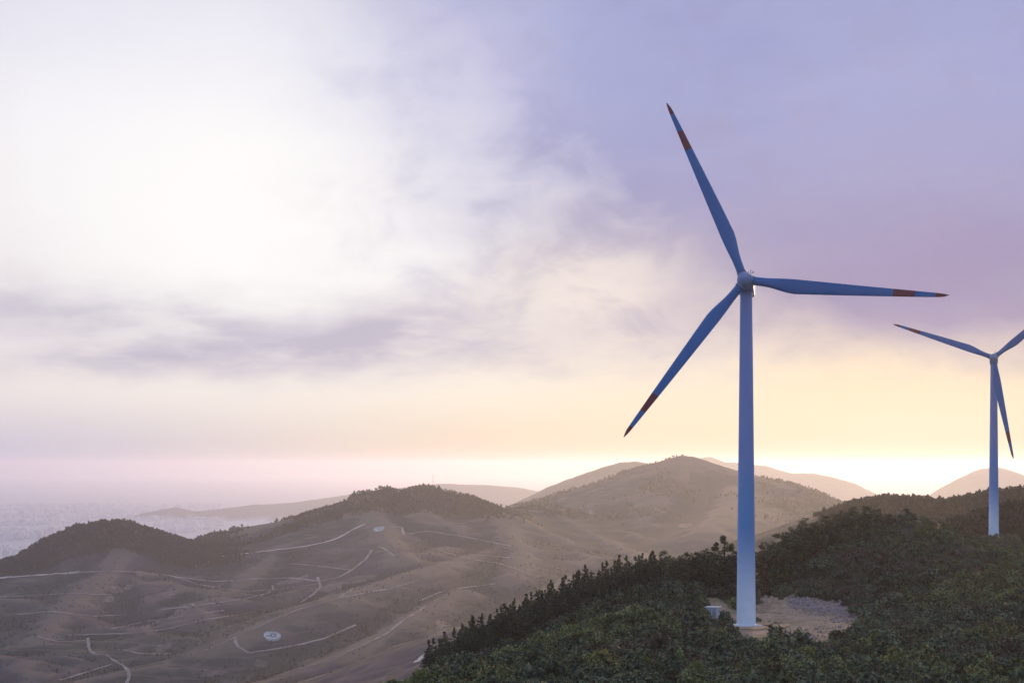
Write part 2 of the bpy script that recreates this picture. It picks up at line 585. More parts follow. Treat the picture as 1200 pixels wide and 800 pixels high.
# ------------------------------------------------------------------ terrain material
m_ter, b = new_mat('hillside_ground', 0.95, 0.1)
ob = tex_obj()
forest, nearm, plainm, clear = attr('forest'), attr('near'), attr('plain'), attr('clear')
na = noise_node(ob, 0.004, 6, 0.6)
nb = noise_node(ob, 0.02, 6, 0.65)
nd = noise_node(ob, 0.09, 5, 0.7)
c = mixc(sstep(na, 0.38, 0.62), (0.066, 0.050, 0.062), (0.032, 0.042, 0.036))
c = mixc(sstep(nb, 0.48, 0.66) * 0.75, c, (0.120, 0.082, 0.084))
c = mixc(sstep(nb, 0.50, 0.30) * 0.65, c, (0.028, 0.034, 0.028))
c = mixc(sstep(nd, 0.50, 0.70) * 0.8, c, (0.028, 0.036, 0.018))
# old farming terraces follow the contour lines
sp = NX.tree.nodes.new('ShaderNodeSeparateXYZ')
NX.tree.links.new(ob, sp.inputs[0])
zz = NX(sp.outputs[2]) + (nb - 0.5) * 9.0
ter = NX.m('SINE', zz * (2 * math.pi / 8.0))
c = mixc(sstep(ter, 0.72, 0.95) * sstep(na, 0.40, 0.58) * 0.55, c, (0.13, 0.098, 0.086))
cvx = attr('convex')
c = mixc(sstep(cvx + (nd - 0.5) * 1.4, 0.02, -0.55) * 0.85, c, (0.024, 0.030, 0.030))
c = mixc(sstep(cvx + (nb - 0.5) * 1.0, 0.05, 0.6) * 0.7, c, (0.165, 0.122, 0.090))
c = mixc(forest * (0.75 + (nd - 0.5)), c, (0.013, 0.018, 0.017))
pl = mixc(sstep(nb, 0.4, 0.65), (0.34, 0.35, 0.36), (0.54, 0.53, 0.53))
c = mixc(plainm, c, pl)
soil = mixc(sstep(noise_node(ob, 0.35, 5, 0.65), 0.4, 0.65), (0.030, 0.030, 0.017), (0.052, 0.044, 0.026))
c = mixc(nearm, c, soil)
nf = noise_node(ob, 0.22, 6, 0.7)
ng = noise_node(ob, 1.6, 5, 0.7)
dirt = mixc(sstep(nf, 0.38, 0.62), (0.50, 0.32, 0.23), (0.27, 0.21, 0.11))
dirt = mixc(sstep(ng, 0.45, 0.7), dirt, (0.16, 0.115, 0.07))
c = mixc(clear, c, dirt)
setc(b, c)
bump = NX.tree.nodes.new('ShaderNodeBump')
bump.inputs['Strength'].default_value = 0.6
bump.inputs['Distance'].default_value = 3.0
NX.tree.links.new(nd.s, bump.inputs['Height'])
NX.tree.links.new(bump.outputs[0], b.inputs['Normal'])

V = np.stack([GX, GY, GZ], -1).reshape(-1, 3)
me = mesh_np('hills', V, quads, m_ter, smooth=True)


def add_attr(me, name, v):
    a = me.attributes.new(name, 'FLOAT', 'POINT')
    a.data.foreach_set('value', np.asarray(v, np.float32).ravel())


FN = fbm(GX, GY, 300, 4)
near_v = sm(near_f(GX, GY) - far_height(GX, GY), -4, 6) * near_mask(GX, GY)
gpx = PX0 + F * GX / GY
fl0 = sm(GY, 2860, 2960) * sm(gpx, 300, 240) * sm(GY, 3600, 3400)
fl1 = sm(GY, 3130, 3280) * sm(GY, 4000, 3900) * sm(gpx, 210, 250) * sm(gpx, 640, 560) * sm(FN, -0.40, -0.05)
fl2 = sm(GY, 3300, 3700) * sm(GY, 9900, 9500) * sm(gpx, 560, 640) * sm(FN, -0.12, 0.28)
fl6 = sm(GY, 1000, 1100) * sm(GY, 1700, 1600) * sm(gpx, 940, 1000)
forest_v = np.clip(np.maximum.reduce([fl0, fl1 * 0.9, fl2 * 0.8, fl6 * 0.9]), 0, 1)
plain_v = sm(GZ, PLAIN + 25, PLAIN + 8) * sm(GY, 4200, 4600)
clear_v = sm(clearing_d(GX, GY), 1.05, 0.92) * (GY < 500)
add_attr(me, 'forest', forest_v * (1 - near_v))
add_attr(me, 'near', near_v)
add_attr(me, 'plain', plain_v)
add_attr(me, 'clear', clear_v)


def boxblur(a, n, axis):
    c_ = np.cumsum(np.pad(a, [(n, n) if k == axis else (0, 0) for k in range(2)], mode='edge'), axis=axis)
    sl = lambda i0, i1: tuple(slice(i0, i1) if k == axis else slice(None) for k in range(2))
    m_ = a.shape[axis]
    return (c_[sl(2 * n, 2 * n + m_)] - np.concatenate([np.zeros_like(c_[sl(0, 1)]), c_[sl(0, m_ - 1)]], axis)) / (2 * n + 1)


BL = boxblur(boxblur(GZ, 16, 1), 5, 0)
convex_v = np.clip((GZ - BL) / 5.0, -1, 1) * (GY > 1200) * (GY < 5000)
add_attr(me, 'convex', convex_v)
terrain = tag(link('hills', me), kind='structure')

# ground behind and beside the camera, so that the land closes round it
m_back, b = new_mat('valley_floor_ground', 0.95, 0.1)
ob = tex_obj()
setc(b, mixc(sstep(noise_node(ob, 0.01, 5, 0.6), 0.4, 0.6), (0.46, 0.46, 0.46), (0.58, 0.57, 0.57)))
base_v = [(-60000, -60000, PLAIN - 25), (60000, -60000, PLAIN - 25), (60000, 60000, PLAIN - 25), (-60000, 60000, PLAIN - 25)]
tag(link('plain', mesh_np('plain', base_v, [[0, 1, 2, 3]], m_back)), kind='structure')

# ------------------------------------------------------------------ haze
m_hz = bpy.data.materials.new('haze_air')
m_hz.use_nodes = True
nt = m_hz.node_tree
nt.nodes.clear()
o_ = nt.nodes.new('ShaderNodeOutputMaterial')
pv = nt.nodes.new('ShaderNodeVolumePrincipled')
pv.inputs['Density'].default_value = 0.000057
pv.inputs['Color'].default_value = (0.72, 0.765, 0.97, 1)
pv.inputs['Anisotropy'].default_value = 0.64
nt.links.new(pv.outputs[0], o_.inputs['Volume'])
bmh = bmesh.new()
bmesh.ops.create_cube(bmh, size=1.0)
ZB, ZT = PLAIN - 27, 112.0
for v in bmh.verts:
    v.co = Vector((v.co.x * 124000, v.co.y * 124000, (ZB + ZT) / 2 + v.co.z * (ZT - ZB)))
tag(link('haze', bm_mesh('haze', bmh, m_hz)), kind='stuff')


# ------------------------------------------------------------------ wind turbines
def white_paint(name, col):
    m, b = new_mat(name, 0.42, 0.4)
    ob = tex_obj()
    n = noise_node(ob, 0.5, 4, 0.6)
    setc(b, mixc(sstep(n, 0.35, 0.7) * 0.35, col, tuple(x * 0.86 for x in col)))
    return m


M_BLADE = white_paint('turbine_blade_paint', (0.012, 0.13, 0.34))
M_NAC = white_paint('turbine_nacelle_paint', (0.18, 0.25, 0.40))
M_RED = white_paint('red_warning_paint', (0.16, 0.008, 0.025))
M_DARK = white_paint('dark_joint_rubber', (0.03, 0.03, 0.04))
M_CONC, b = new_mat('foundation_concrete', 0.9, 0.2)
setc(b, mixc(noise_node(tex_obj(), 1.2, 5, 0.6), (0.55, 0.53, 0.50), (0.38, 0.36, 0.34)))
# tower colour by height: pale sky blue foot grading into slate blue
M_TOWER, b = new_mat('graded_tower_colour', 0.42, 0.4)
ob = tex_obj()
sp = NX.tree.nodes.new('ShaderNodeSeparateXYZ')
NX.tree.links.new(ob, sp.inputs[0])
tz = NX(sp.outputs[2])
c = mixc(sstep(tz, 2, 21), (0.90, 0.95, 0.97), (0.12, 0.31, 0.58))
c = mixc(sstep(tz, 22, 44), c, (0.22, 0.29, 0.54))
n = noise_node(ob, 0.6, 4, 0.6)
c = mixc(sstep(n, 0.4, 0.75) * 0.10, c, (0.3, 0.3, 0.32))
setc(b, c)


def lathe(bm, prof, seg=40, mat=0):
    rings = []
    for r, z in prof:
        rings.append([bm.verts.new((r * math.cos(2 * math.pi * i / seg), r * math.sin(2 * math.pi * i / seg), z)) for i in range(seg)])
    for a, b_ in zip(rings[:-1], rings[1:]):
        for i in range(seg):
            f = bm.faces.new((a[i], a[(i + 1) % seg], b_[(i + 1) % seg], b_[i]))
            f.material_index = mat
    return rings


def cap(bm, ring, mat=0):
    f = bm.faces.new(ring)
    f.material_index = mat


def blade_mesh(length, r0):
    """blade along +Z from radius r0 to length; flat side faces -Y; red bands near and at the tip"""
    bm = bmesh.new()
    ts = sorted(set([0, .02, .05, .08, .11, .14, .18, .22, .26, .30, .36, .42, .5, .58, .66, .72, .7205, .775, .83, .8305, .88, .93, .9305, .96, .98, .99, 1.0]))
    seg = 24
    rings = []
    for t in ts:
        r = r0 + t * (length - r0)
        if t < .05:
            ch, th = 1.75, 1.75
        elif t < .22:
            q = (t - .05) / .17
            q = q * q * (3 - 2 * q)
            ch = 1.75 + q * (2.95 - 1.75)
            th = 1.75 + q * (0.80 - 1.75)
        else:
            q = (t - .22) / .78
            ch = 2.95 * (1 - q) ** 0.92 + 0.62 * q
            th = 0.80 * (1 - q) + 0.06
            if t > .95:
                ch *= max(0.10, 1 - ((t - .95) / .05) ** 2 * 0.9)
        rnd = max(0, 1 - t / .2)
        off = ch * 0.18 * (1 - rnd)            # leading edge stays straighter than the trailing edge
        tw = R(16) * (1 - t) ** 1.6 * (1 - rnd) + R(2)
        ring = []
        for i in range(seg):
            a = 2 * math.pi * i / seg
            cx, sy = math.cos(a), math.sin(a)
            x = cx * ch / 2
            wdt = (1 - rnd) * (0.62 - 0.38 * (-cx)) + rnd       # thinner towards the trailing edge
            y = sy * th / 2 * wdt
            x += off
            xr = x * math.cos(tw) - y * math.sin(tw)
            yr = x * math.sin(tw) + y * math.cos(tw)
            pre = -1.0 * t ** 2 * 0.9                            # tips bend upwind
            ring.append(bm.verts.new((xr, yr + pre, r)))
        rings.append(ring)
    for k, (a, b_) in enumerate(zip(rings[:-1], rings[1:])):
        tm = (ts[k] + ts[k + 1]) / 2
        red = (.7204 < tm < .8303) or tm > .9304
        for i in range(seg):
            f = bm.faces.new((a[i], a[(i + 1) % seg], b_[(i + 1) % seg], b_[i]))
            f.material_index = 1 if red else 0
    cap(bm, rings[-1], 1)
    cap(bm, rings[0][::-1], 0)
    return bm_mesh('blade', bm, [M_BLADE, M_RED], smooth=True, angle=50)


def rounded_box(bm, x0, x1, y0, y1, z0, z1, r, seg=3, mat=0):
    ret = bmesh.ops.create_cube(bm, size=1.0)
    vs_ = ret['verts']
    for v in vs_:
        v.co = Vector(((x0 + x1) / 2 + v.co.x * (x1 - x0), (y0 + y1) / 2 + v.co.y * (y1 - y0), (z0 + z1) / 2 + v.co.z * (z1 - z0)))
    es = list({e for v in vs_ for e in v.link_edges})
    fs = list({f for v in vs_ for f in v.link_faces})
    for f in fs:
        f.material_index = mat
    bmesh.ops.bevel(bm, geom=es, offset=r, segments=seg, profile=0.5, affect='EDGES')


def tube(bm, a, b_, r, seg=8, mat=0):
    a, b_ = Vector(a), Vector(b_)
    d = b_ - a
    q = d.to_track_quat('Z', 'Y').to_matrix().to_4x4()
    ret = bmesh.ops.create_cone(bm, cap_ends=True, segments=seg, radius1=r, radius2=r, depth=d.length, matrix=Matrix.Translation((a + b_) / 2) @ q)
    for v in ret['verts']:
        for f in v.link_faces:
            f.material_index = mat


OVH = 4.0


def make_turbine(loc, HUBH, yaw, tilt, cone, theta, radius, label):
    root = bpy.data.objects.new('wind_turbine', None)
    COL.objects.link(root)
    root.location = loc
    root.rotation_euler = (0, 0, -R(yaw))
    tag(root, label, 'wind turbine', 'wind turbines on the wooded hills')
    # tower with flange seams
    bm = bmesh.new()
    rb, rt, zt = 1.95, 1.22, HUBH - 2.0
    prof = [(rb + .12, 0), (rb + .12, .25), (rb, .26)]
    for s in (0, .28, .55, .80, 1.0):
        z = .26 + s * (zt - .26)
        rr = rb + (rt - rb) * s
        if 0 < s < 1:
            prof += [(rr, z - .12), (rr + .025, z - .11), (rr + .025, z + .11), (rr, z + .12)]
        elif s == 1:
            prof += [(rr, z)]
    rings = lathe(bm, prof, 48)
    cap(bm, rings[-1])
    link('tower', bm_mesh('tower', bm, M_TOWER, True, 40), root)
    # access door on the tower's foot, to the right
    bm = bmesh.new()
    rounded_box(bm, -.45, .45, -.06, .06, 1.2, 3.3, .05, 2)
    d = link('door', bm_mesh('door', bm, M_NAC, True, 40), root)
    d.rotation_euler = (0, 0, R(118))
    d.location = Vector((0, 0, 0)) + Vector((math.sin(R(62)) * 1.93, -math.cos(R(62)) * -1.93, 0))
    # ring foundation
    bm = bmesh.new()
    rr = lathe(bm, [(3.45, -1.2), (3.45, .05), (3.30, .14), (2.2, .16)], 48)
    cap(bm, rr[-1])
    link('foundation', bm_mesh('foundation', bm, M_CONC, True, 30), root)
    # nacelle behind the hub, tilted with the shaft
    bm = bmesh.new()
    rounded_box(bm, -1.55, 1.55, -1.9, 6.6, -1.75, 1.75, .55, 4)
    for v in bm.verts:
        if v.co.y > 4:
            v.co.z = v.co.z * .84 + .12
            v.co.x *= .9
    tube(bm, (0, 0, -2.2), (0, 0, -1.4), 1.30, 32)
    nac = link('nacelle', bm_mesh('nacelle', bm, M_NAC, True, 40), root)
    nac.location = (0, 0, HUBH + math.sin(R(tilt)) * 0 - OVH * math.sin(R(tilt)))
    nac.rotation_euler = (-R(tilt), 0, 0)
    bm = bmesh.new()
    tube(bm, (.7, 3.2, 1.7), (.7, 3.2, 3.9), .05)
    tube(bm, (.2, 3.2, 3.1), (1.2, 3.2, 3.1), .04)
    tube(bm, (.2, 3.2, 3.1), (.2, 3.2, 3.5), .10)
    tube(bm, (1.2, 3.2, 3.1), (1.2, 3.2, 3.5), .10)
    link('anemometer', bm_mesh('anemometer', bm, M_DARK, True, 40), nac)
    # rotor: shaft direction n, in-plane axes e and u
    t = R(tilt)
    hub_c = Vector((0, -OVH, HUBH))
    n = Vector((0, -math.cos(t), math.sin(t)))
    e = Vector((1, 0, 0))
    u = Vector((0, math.sin(t), math.cos(t)))
    bm = bmesh.new()
    rings = lathe(bm, [(1.30, -1.9), (1.52, -1.2), (1.58, -.4), (1.58, .5), (1.42, 1.15), (1.05, 1.7), (.55, 2.05), (.16, 2.18)], 40)
    cap(bm, rings[-1])
    cap(bm, rings[0][::-1])
    fr = Matrix((e, u, n)).transposed().to_4x4()      # local z -> n
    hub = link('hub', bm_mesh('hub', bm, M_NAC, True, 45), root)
    hub.matrix_local = Matrix.Translation(hub_c) @ fr
    for k in range(3):
        q = R(theta) - k * 2 * math.pi / 3
        rad = math.cos(R(cone)) * (math.cos(q) * e + math.sin(q) * u) + math.sin(R(cone)) * n
        rad.normalize()
        # chord axis: in the rotor plane, square to the blade; flat side towards the viewer
        yv = (-n - (-n).dot(rad) * rad).normalized()     # local +Y points downwind
        xv = yv.cross(rad).normalized()
        Mx = Matrix((xv, yv, rad)).transposed().to_4x4()
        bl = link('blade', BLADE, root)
        bl.matrix_local = Matrix.Translation(hub_c) @ Mx
        bmc = bmesh.new()
        lathe(bmc, [(.98, .7), (1.02, 1.55), (1.02, 1.72), (.96, 1.74)], 32, 0)
        rg = lathe(bmc, [(.97, 1.735), (.97, 1.86), (.88, 1.87)], 32, 1)
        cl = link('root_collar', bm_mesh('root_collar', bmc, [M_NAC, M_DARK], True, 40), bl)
    return root


BLADE = blade_mesh(39.9, 1.6)
a1 = R(11.2)
hubY = T1Y - OVH * math.cos(a1)
hubX = (873.0 - PX0) / F * hubY
T1X = hubX + OVH * math.sin(a1)
t1z = float(grid_z(T1X, T1Y)) + 0.05
make_turbine((T1X, T1Y, t1z), (PY0 - 328.3) / F * hubY - t1z, 11.2, 6.9, 2.6, 113.64, 39.4,
             'large wind turbine with red banded blades standing on a concrete ring in the bare clearing')
a2 = R(16)
hubY2 = T2Y - OVH * math.cos(a2)
hubX2 = (1164.5 - PX0) / F * hubY2
t2z = float(grid_z(hubX2 + OVH * math.sin(a2), T2Y)) + 0.05
t2 = make_turbine((hubX2 + OVH * math.sin(a2), T2Y, t2z), (PY0 - 419) / F * hubY2 - t2z, 16, 6.0, 2.6, 160.5, 39.4,
                  'smaller looking wind turbine farther off, its foot hidden behind the wooded crest')


# ------------------------------------------------------------------ roads, bare patches, tracks
def ground_mat(name, c1, c2, scale=0.06):
    m, b = new_mat(name, 0.95, 0.15)
    setc(b, mixc(sstep(noise_node(tex_obj(), scale, 5, 0.65), 0.38, 0.64), c1, c2))
    return m


M_ROAD = ground_mat('pale_dirt_road', (0.36, 0.285, 0.25), (0.18, 0.14, 0.12), 0.022)
M_ROADB = ground_mat('bright_dirt_road', (0.60, 0.49, 0.43), (0.36, 0.28, 0.23), 0.03)
M_BARE = ground_mat('bare_earth', (0.18, 0.13, 0.108), (0.09, 0.07, 0.058), 0.05)
M_SAND = ground_mat('orange_sand', (0.50, 0.32, 0.18), (0.34, 0.22, 0.13), 0.5)
M_TRACK = ground_mat('wheel_track_earth', (0.32, 0.22, 0.15), (0.22, 0.15, 0.10), 0.5)


def strip(name, pix, width, mat, lift=0.4, step=None, world=None, jitter=0.18):
    if world is None:
        pq = np.array(pix, float)
        ps = np.r_[0, np.cumsum(np.hypot(*np.diff(pq, axis=0).T))]
        pt_ = np.linspace(0, ps[-1], max(2, int(ps[-1] / 5)))
        pts = np.array([cast(np.interp(t, ps, pq[:, 0]), np.interp(t, ps, pq[:, 1])) for t in pt_])
    else:
        pts = np.array(world, float)
    seg = np.linalg.norm(np.diff(pts[:, :2], axis=0), axis=1)
    s = np.r_[0, np.cumsum(seg)]
    step = step or width * 0.8
    n = max(4, int(s[-1] / step))
    q = np.linspace(0, s[-1], n)
    x = np.interp(q, s, pts[:, 0])
    y = np.interp(q, s, pts[:, 1])
    for _ in range(2):
        x[1:-1] = (x[:-2] + 2 * x[1:-1] + x[2:]) / 4
        y[1:-1] = (y[:-2] + 2 * y[1:-1] + y[2:]) / 4
    tx, ty = np.gradient(x), np.gradient(y)
    L = np.hypot(tx, ty) + 1e-9
    nx, ny = -ty / L, tx / L
    vv = []
    for k, o in enumerate((-.5, -.17, .17, .5)):
        w = width * (1 + (jitter * perlin(q / (width * 3) + k * 7.7, q * 0 + k) * 2 if abs(o) == .5 else 0))
        X, Y_ = x + nx * o * w, y + ny * o * w
        vv.append(np.stack([X, Y_, grid_z(X, Y_) + lift], -1))
    V_ = np.stack(vv, 1)                                    # n,4,3
    id_ = np.arange(n * 4).reshape(n, 4)
    f = np.stack([id_[:-1, :-1], id_[:-1, 1:], id_[1:, 1:], id_[1:, :-1]], -1).reshape(-1, 4)
    return tag(link(name, mesh_np(name, V_.reshape(-1, 3), f, mat, True)), kind='structure')


def patch(name, px, py, rx, ry, mat, lift=0.35, seg=36, rough=0.25, seed=0):
    """irregular bare patch draped on the slope; rx, ry in photo pixels"""
    x0, y0, _ = cast(px, py)
    k = y0 / F
    ya = cast(px, py + ry)[1]
    yb = cast(px, py - ry)[1]
    dyy = max(abs(yb - ya) / 2, rx * k * 0.5)
    dyy = min(dyy, rx * k * 5)
    rings_ = 5
    V_ = [(x0, y0, float(grid_z(x0, y0)) + lift)]
    for j in range(1, rings_ + 1):
        for i in range(seg):
            a = 2 * math.pi * i / seg
            rr = (1 + rough * 2 * float(perlin(np.array([math.cos(a) * 1.6 + seed * 3.1]), np.array([math.sin(a) * 1.6 + seed]))[0])
                  + rough * 1.4 * float(perlin(np.array([math.cos(a) * 4 + seed]), np.array([math.sin(a) * 4]))[0])) * j / rings_
            x, y = x0 + math.cos(a) * rx * k * rr, y0 + math.sin(a) * dyy * rr
            V_.append((x, y, float(grid_z(x, y)) + lift))
    f = []
    for i in range(seg):
        f.append((0, 1 + i, 1 + (i + 1) % seg, 0))
    for j in range(rings_ - 1):
        for i in range(seg):
            a0, b0 = 1 + j * seg, 1 + (j + 1) * seg
            f.append((a0 + i, b0 + i, b0 + (i + 1) % seg, a0 + (i + 1) % seg))
    bm = bmesh.new()
    vv = [bm.verts.new(v) for v in V_]
    for q in f:
        u_ = list(dict.fromkeys(q))
        bm.faces.new([vv[i] for i in u_])
    return tag(link(name, bm_mesh(name, bm, mat, True)), kind='structure')


ROADS = [
    ([(-40, 680), (0, 677), (40, 674), (92, 670.5)], 11, 1), ([(92, 670.5), (130, 669), (160, 670)], 6, 0),
    ([(160, 670), (185, 672.5), (215, 677), (250, 681), (270, 680.5), (300, 678), (345, 677), (372, 681), (398, 676), (412, 668), (428, 656), (436, 644)], 8, 0),
    ([(228, 663), (243, 661), (250, 655), (262, 651.5), (285, 648.5), (320, 644.5), (355, 640.5), (378, 636)], 9, 1),
    ([(378, 636), (398, 630), (412, 621), (427, 614)], 11, 1),
    ([(429, 617.5), (450, 617), (471, 617.5)], 5, 0), ([(471, 617.5), (468, 623), (473, 627)], 8, 0),
    ([(444, 640), (452, 644), (462, 651)], 6, 0),
    ([(490, 680), (455, 690), (400, 700), (350, 714), (312, 730), (276, 746), (240, 762)], 5, 0),
    ([(275, 746), (277, 757), (292, 765)], 6, 0),
    ([(320, 686), (321, 690), (314, 695), (290, 701), (240, 708), (190, 714)], 6, 0),
    ([(300, 717), (240, 726), (195, 737), (150, 742), (80, 744)], 5, 0),
    ([(103, 747), (104, 761), (112, 768), (124, 765), (130, 772), (146, 780), (152, 790), (148, 802)], 6, 0),
    ([(140, 760), (165, 766), (200, 766)], 5, 0), ([(70, 797), (100, 788), (131, 778)], 5, 0),
    ([(321, 792), (350, 783), (375, 777), (391, 774), (405, 765), (420, 758), (452, 743), (471, 728), (498, 711)], 5, 0),
    ([(352, 755), (380, 748), (417, 732)], 5, 0), ([(292, 765), (325, 760), (352, 755)], 5, 0),
    ([(492, 704), (515, 694), (540, 689), (580, 684)], 5, 0),
    ([(488, 776), (497, 767), (508, 761), (520, 755)], 7, 1),
    ([(205, 676), (230, 684), (262, 690), (290, 693), (330, 690), (372, 684)], 5, 0), ([(130, 737), (170, 728), (215, 722), (262, 715)], 5, 0),
    ([(40, 745), (70, 752), (104, 750)], 5, 0), ([(340, 660), (380, 664), (411, 668)], 5, 0),
    ([(372, 676), (376, 688), (366, 697), (352, 706)], 6, 0), ([(398, 700), (412, 690), (430, 684), (447, 682)], 6, 0),
    ([(20, 720), (60, 716), (110, 722), (150, 720)], 5, 0), ([(515, 645), (550, 655), (585, 660), (620, 672)], 5, 0),
    ([(0, 700), (45, 697), (85, 695), (130, 697)], 4, 0),
    ([(500, 613), (520, 614), (545, 613)], 4, 0), ([(480, 625), (500, 622), (540, 628), (600, 640)], 4, 0),
    ([(560, 650), (620, 655), (660, 668)], 5, 0),
]
for pix, w, br in ROADS:
    strip('dirt_road', pix, w * (0.8 if br else 0.62), M_ROADB if br else M_ROAD, 0.6, jitter=0.4)
PATCHES = [(172, 672, 12, 3, 0), (202, 692, 13, 7, 0), (210, 718, 11, 9, 0), (135, 690, 9, 4, 0), (150, 688, 6, 3, 0), (106, 690, 6, 4, 0), (190, 760, 10, 5, 0),
           (175, 732, 9, 4, 0), (420, 679, 22, 4, 0), (388, 688, 14, 5, 0), (345, 680, 20, 3, 0), (250, 788, 18, 4, 0), (366, 794, 15, 3, 0), (305, 778, 8, 4, 0),
           (757, 577, 8, 2.5, 0), (740, 626, 7, 1.8, 0), (772, 598, 9, 2.5, 0), (803, 616, 8, 2.5, 0), (690, 600, 9, 2, 0), (483, 583.5, 4, 1.6, 0), (489, 587, 5, 1, 0), (500, 600, 6, 1.5, 0),
           (253, 687, 8, 2, 0), (128, 702, 5, 5, 0), (595, 632, 8, 2, 0), (520, 735, 9, 3, 0)]
for i, (px, py, rx, ry, br) in enumerate(PATCHES):
    patch('bare_earth', px, py, rx, ry, M_ROADB if br else M_BARE, seed=i + 1, lift=0.3)

# wheel tracks leaving the clearing behind the tower
for o in (0, 1.9):
    pts = []
    for px, py in ((880, 683), (889, 690), (897, 698), (899, 705), (893, 712), (884, 719)):
        x, y, z = cast(px, py)
        pts.append((x + o * 0.75, y + o * 0.2, z))
    strip('wheel_track', None, 0.75, M_TRACK, 0.08, 1.0, pts)
# sand apron round the foundation ring
bm = bmesh.new()
seg, vv = 48, []
for j, rr in enumerate((3.3, 4.6, 6.0, 7.0)):
    for i in range(seg):
        a = 2 * math.pi * i / seg
        k = rr * (1 + (0.10 * math.sin(3 * a + 1) + 0.06 * math.sin(7 * a)) * (j / 3))
        x, y = T1X + 1.3 + math.cos(a) * k, T1Y + math.sin(a) * k
        vv.append(bm.verts.new((x, y, float(grid_z(x, y)) + 0.16 - 0.02 * j)))
for j in range(3):
    for i in range(seg):
        bm.faces.new((vv[j * seg + i], vv[j * seg + (i + 1) % seg], vv[(j + 1) * seg + (i + 1) % seg], vv[(j + 1) * seg + i]))
tag(link('sand', bm_mesh('sand', bm, M_SAND, True)), kind='structure')

# rubble bank at the back right of the clearing
M_ROCK = ground_mat('purple_grey_rubble', (0.40, 0.31, 0.29), (0.19, 0.145, 0.135), 0.9)
Vr, Fr = [], []
ico = bmesh.new()
bmesh.ops.create_icosphere(ico, subdivisions=1, radius=1.0)
iv = np.array([v.co[:] for v in ico.verts])
if_ = np.array([[v.index for v in f.verts] for f in ico.faces])
ico.free()
for i in range(1500):
    t = rng.uniform(0, 1)
    px = 926 + t * 80 + rng.normal(0, 3)
    py = 704 + 1.5 * math.sin(t * 3) + t * 14 + rng.normal(0, 4.6)
    if i % 7 == 0:
        px, py = rng.uniform(900, 1000), rng.uniform(738, 754)
        if px > 945: py -= (px - 945) * .45
    x, y, z = cast(px, py)
    s = rng.uniform(.14, .42) * (1.3 if i % 9 == 0 else .7)
    ang = rng.uniform(0, 6.28)
    v = iv * rng.uniform(.7, 1.2, 3) * s * (1 + rng.uniform(-.2, .2, (len(iv), 1)))
    v = np.c_[v[:, 0] * math.cos(ang) - v[:, 1] * math.sin(ang), v[:, 0] * math.sin(ang) + v[:, 1] * math.cos(ang), v[:, 2]]
    Fr.append(if_ + len(Vr) * len(iv))
    Vr.append(v + (x, y, z + s * .2))
tag(link('rubble', mesh_np('rubble', np.concatenate(Vr), np.concatenate(Fr), M_ROCK)),
    'grey purple rubble along the back edge of the turbine clearing', 'rubble', kind='stuff')

# ------------------------------------------------------------------ transformer cabin beside the first turbine
x, y, z = cast(836, 721)
y = 366.0
x = (835.5 - PX0) / F * y
z = float(grid_z(x, y))
hut = tag(link('transformer_cabin', None), 'small white transformer cabin with a flat pale roof left of the tower foot', 'cabin')
hut.location = (x, y, z)
hut.rotation_euler = (0, 0, R(-24))
m_hut = white_paint('cabin_wall_paint', (0.62, 0.63, 0.64))
m_roof = white_paint('cabin_roof_paint', (0.74, 0.70, 0.62))
m_door = white_paint('cabin_door_paint', (0.36, 0.40, 0.44))
bm = bmesh.new(); rounded_box(bm, -1.25, 1.25, -1.0, 1.0, -.4, 2.15, .04, 2)
link('wall', bm_mesh('wall', bm, m_hut, True, 40), hut)
bm = bmesh.new(); rounded_box(bm, -1.5, 1.5, -1.25, 1.25, 2.152, 2.36, .05, 2)
link('roof', bm_mesh('roof', bm, m_roof, True, 40), hut)
for sx in (-.55, .55):
    bm = bmesh.new(); rounded_box(bm, sx - .42, sx + .42, -1.05, -1.003, .15, 1.85, .01, 1)
    dr = link('door', bm_mesh('door', bm, m_door, True, 40), hut)
    bm = bmesh.new(); rounded_box(bm, sx + .20, sx + .32, -1.10, -1.053, .9, 1.1, .01, 1)
    link('handle', bm_mesh('handle', bm, M_DARK, True, 40), dr)
bm = bmesh.new(); rounded_box(bm, 1.253, 1.31, -.6, .6, 1.1, 1.7, .01, 1)
link('vent', bm_mesh('vent', bm, m_door, True, 40), hut)


# ------------------------------------------------------------------ pale pads on the valley spurs
M_PAD = ground_mat('white_gravel_pad', (0.52, 0.50, 0.46), (0.34, 0.33, 0.31), 0.1)
M_INK, b = new_mat('dark_pad_mark', 0.8, 0.2)
setc(b, (0.06, 0.07, 0.10))


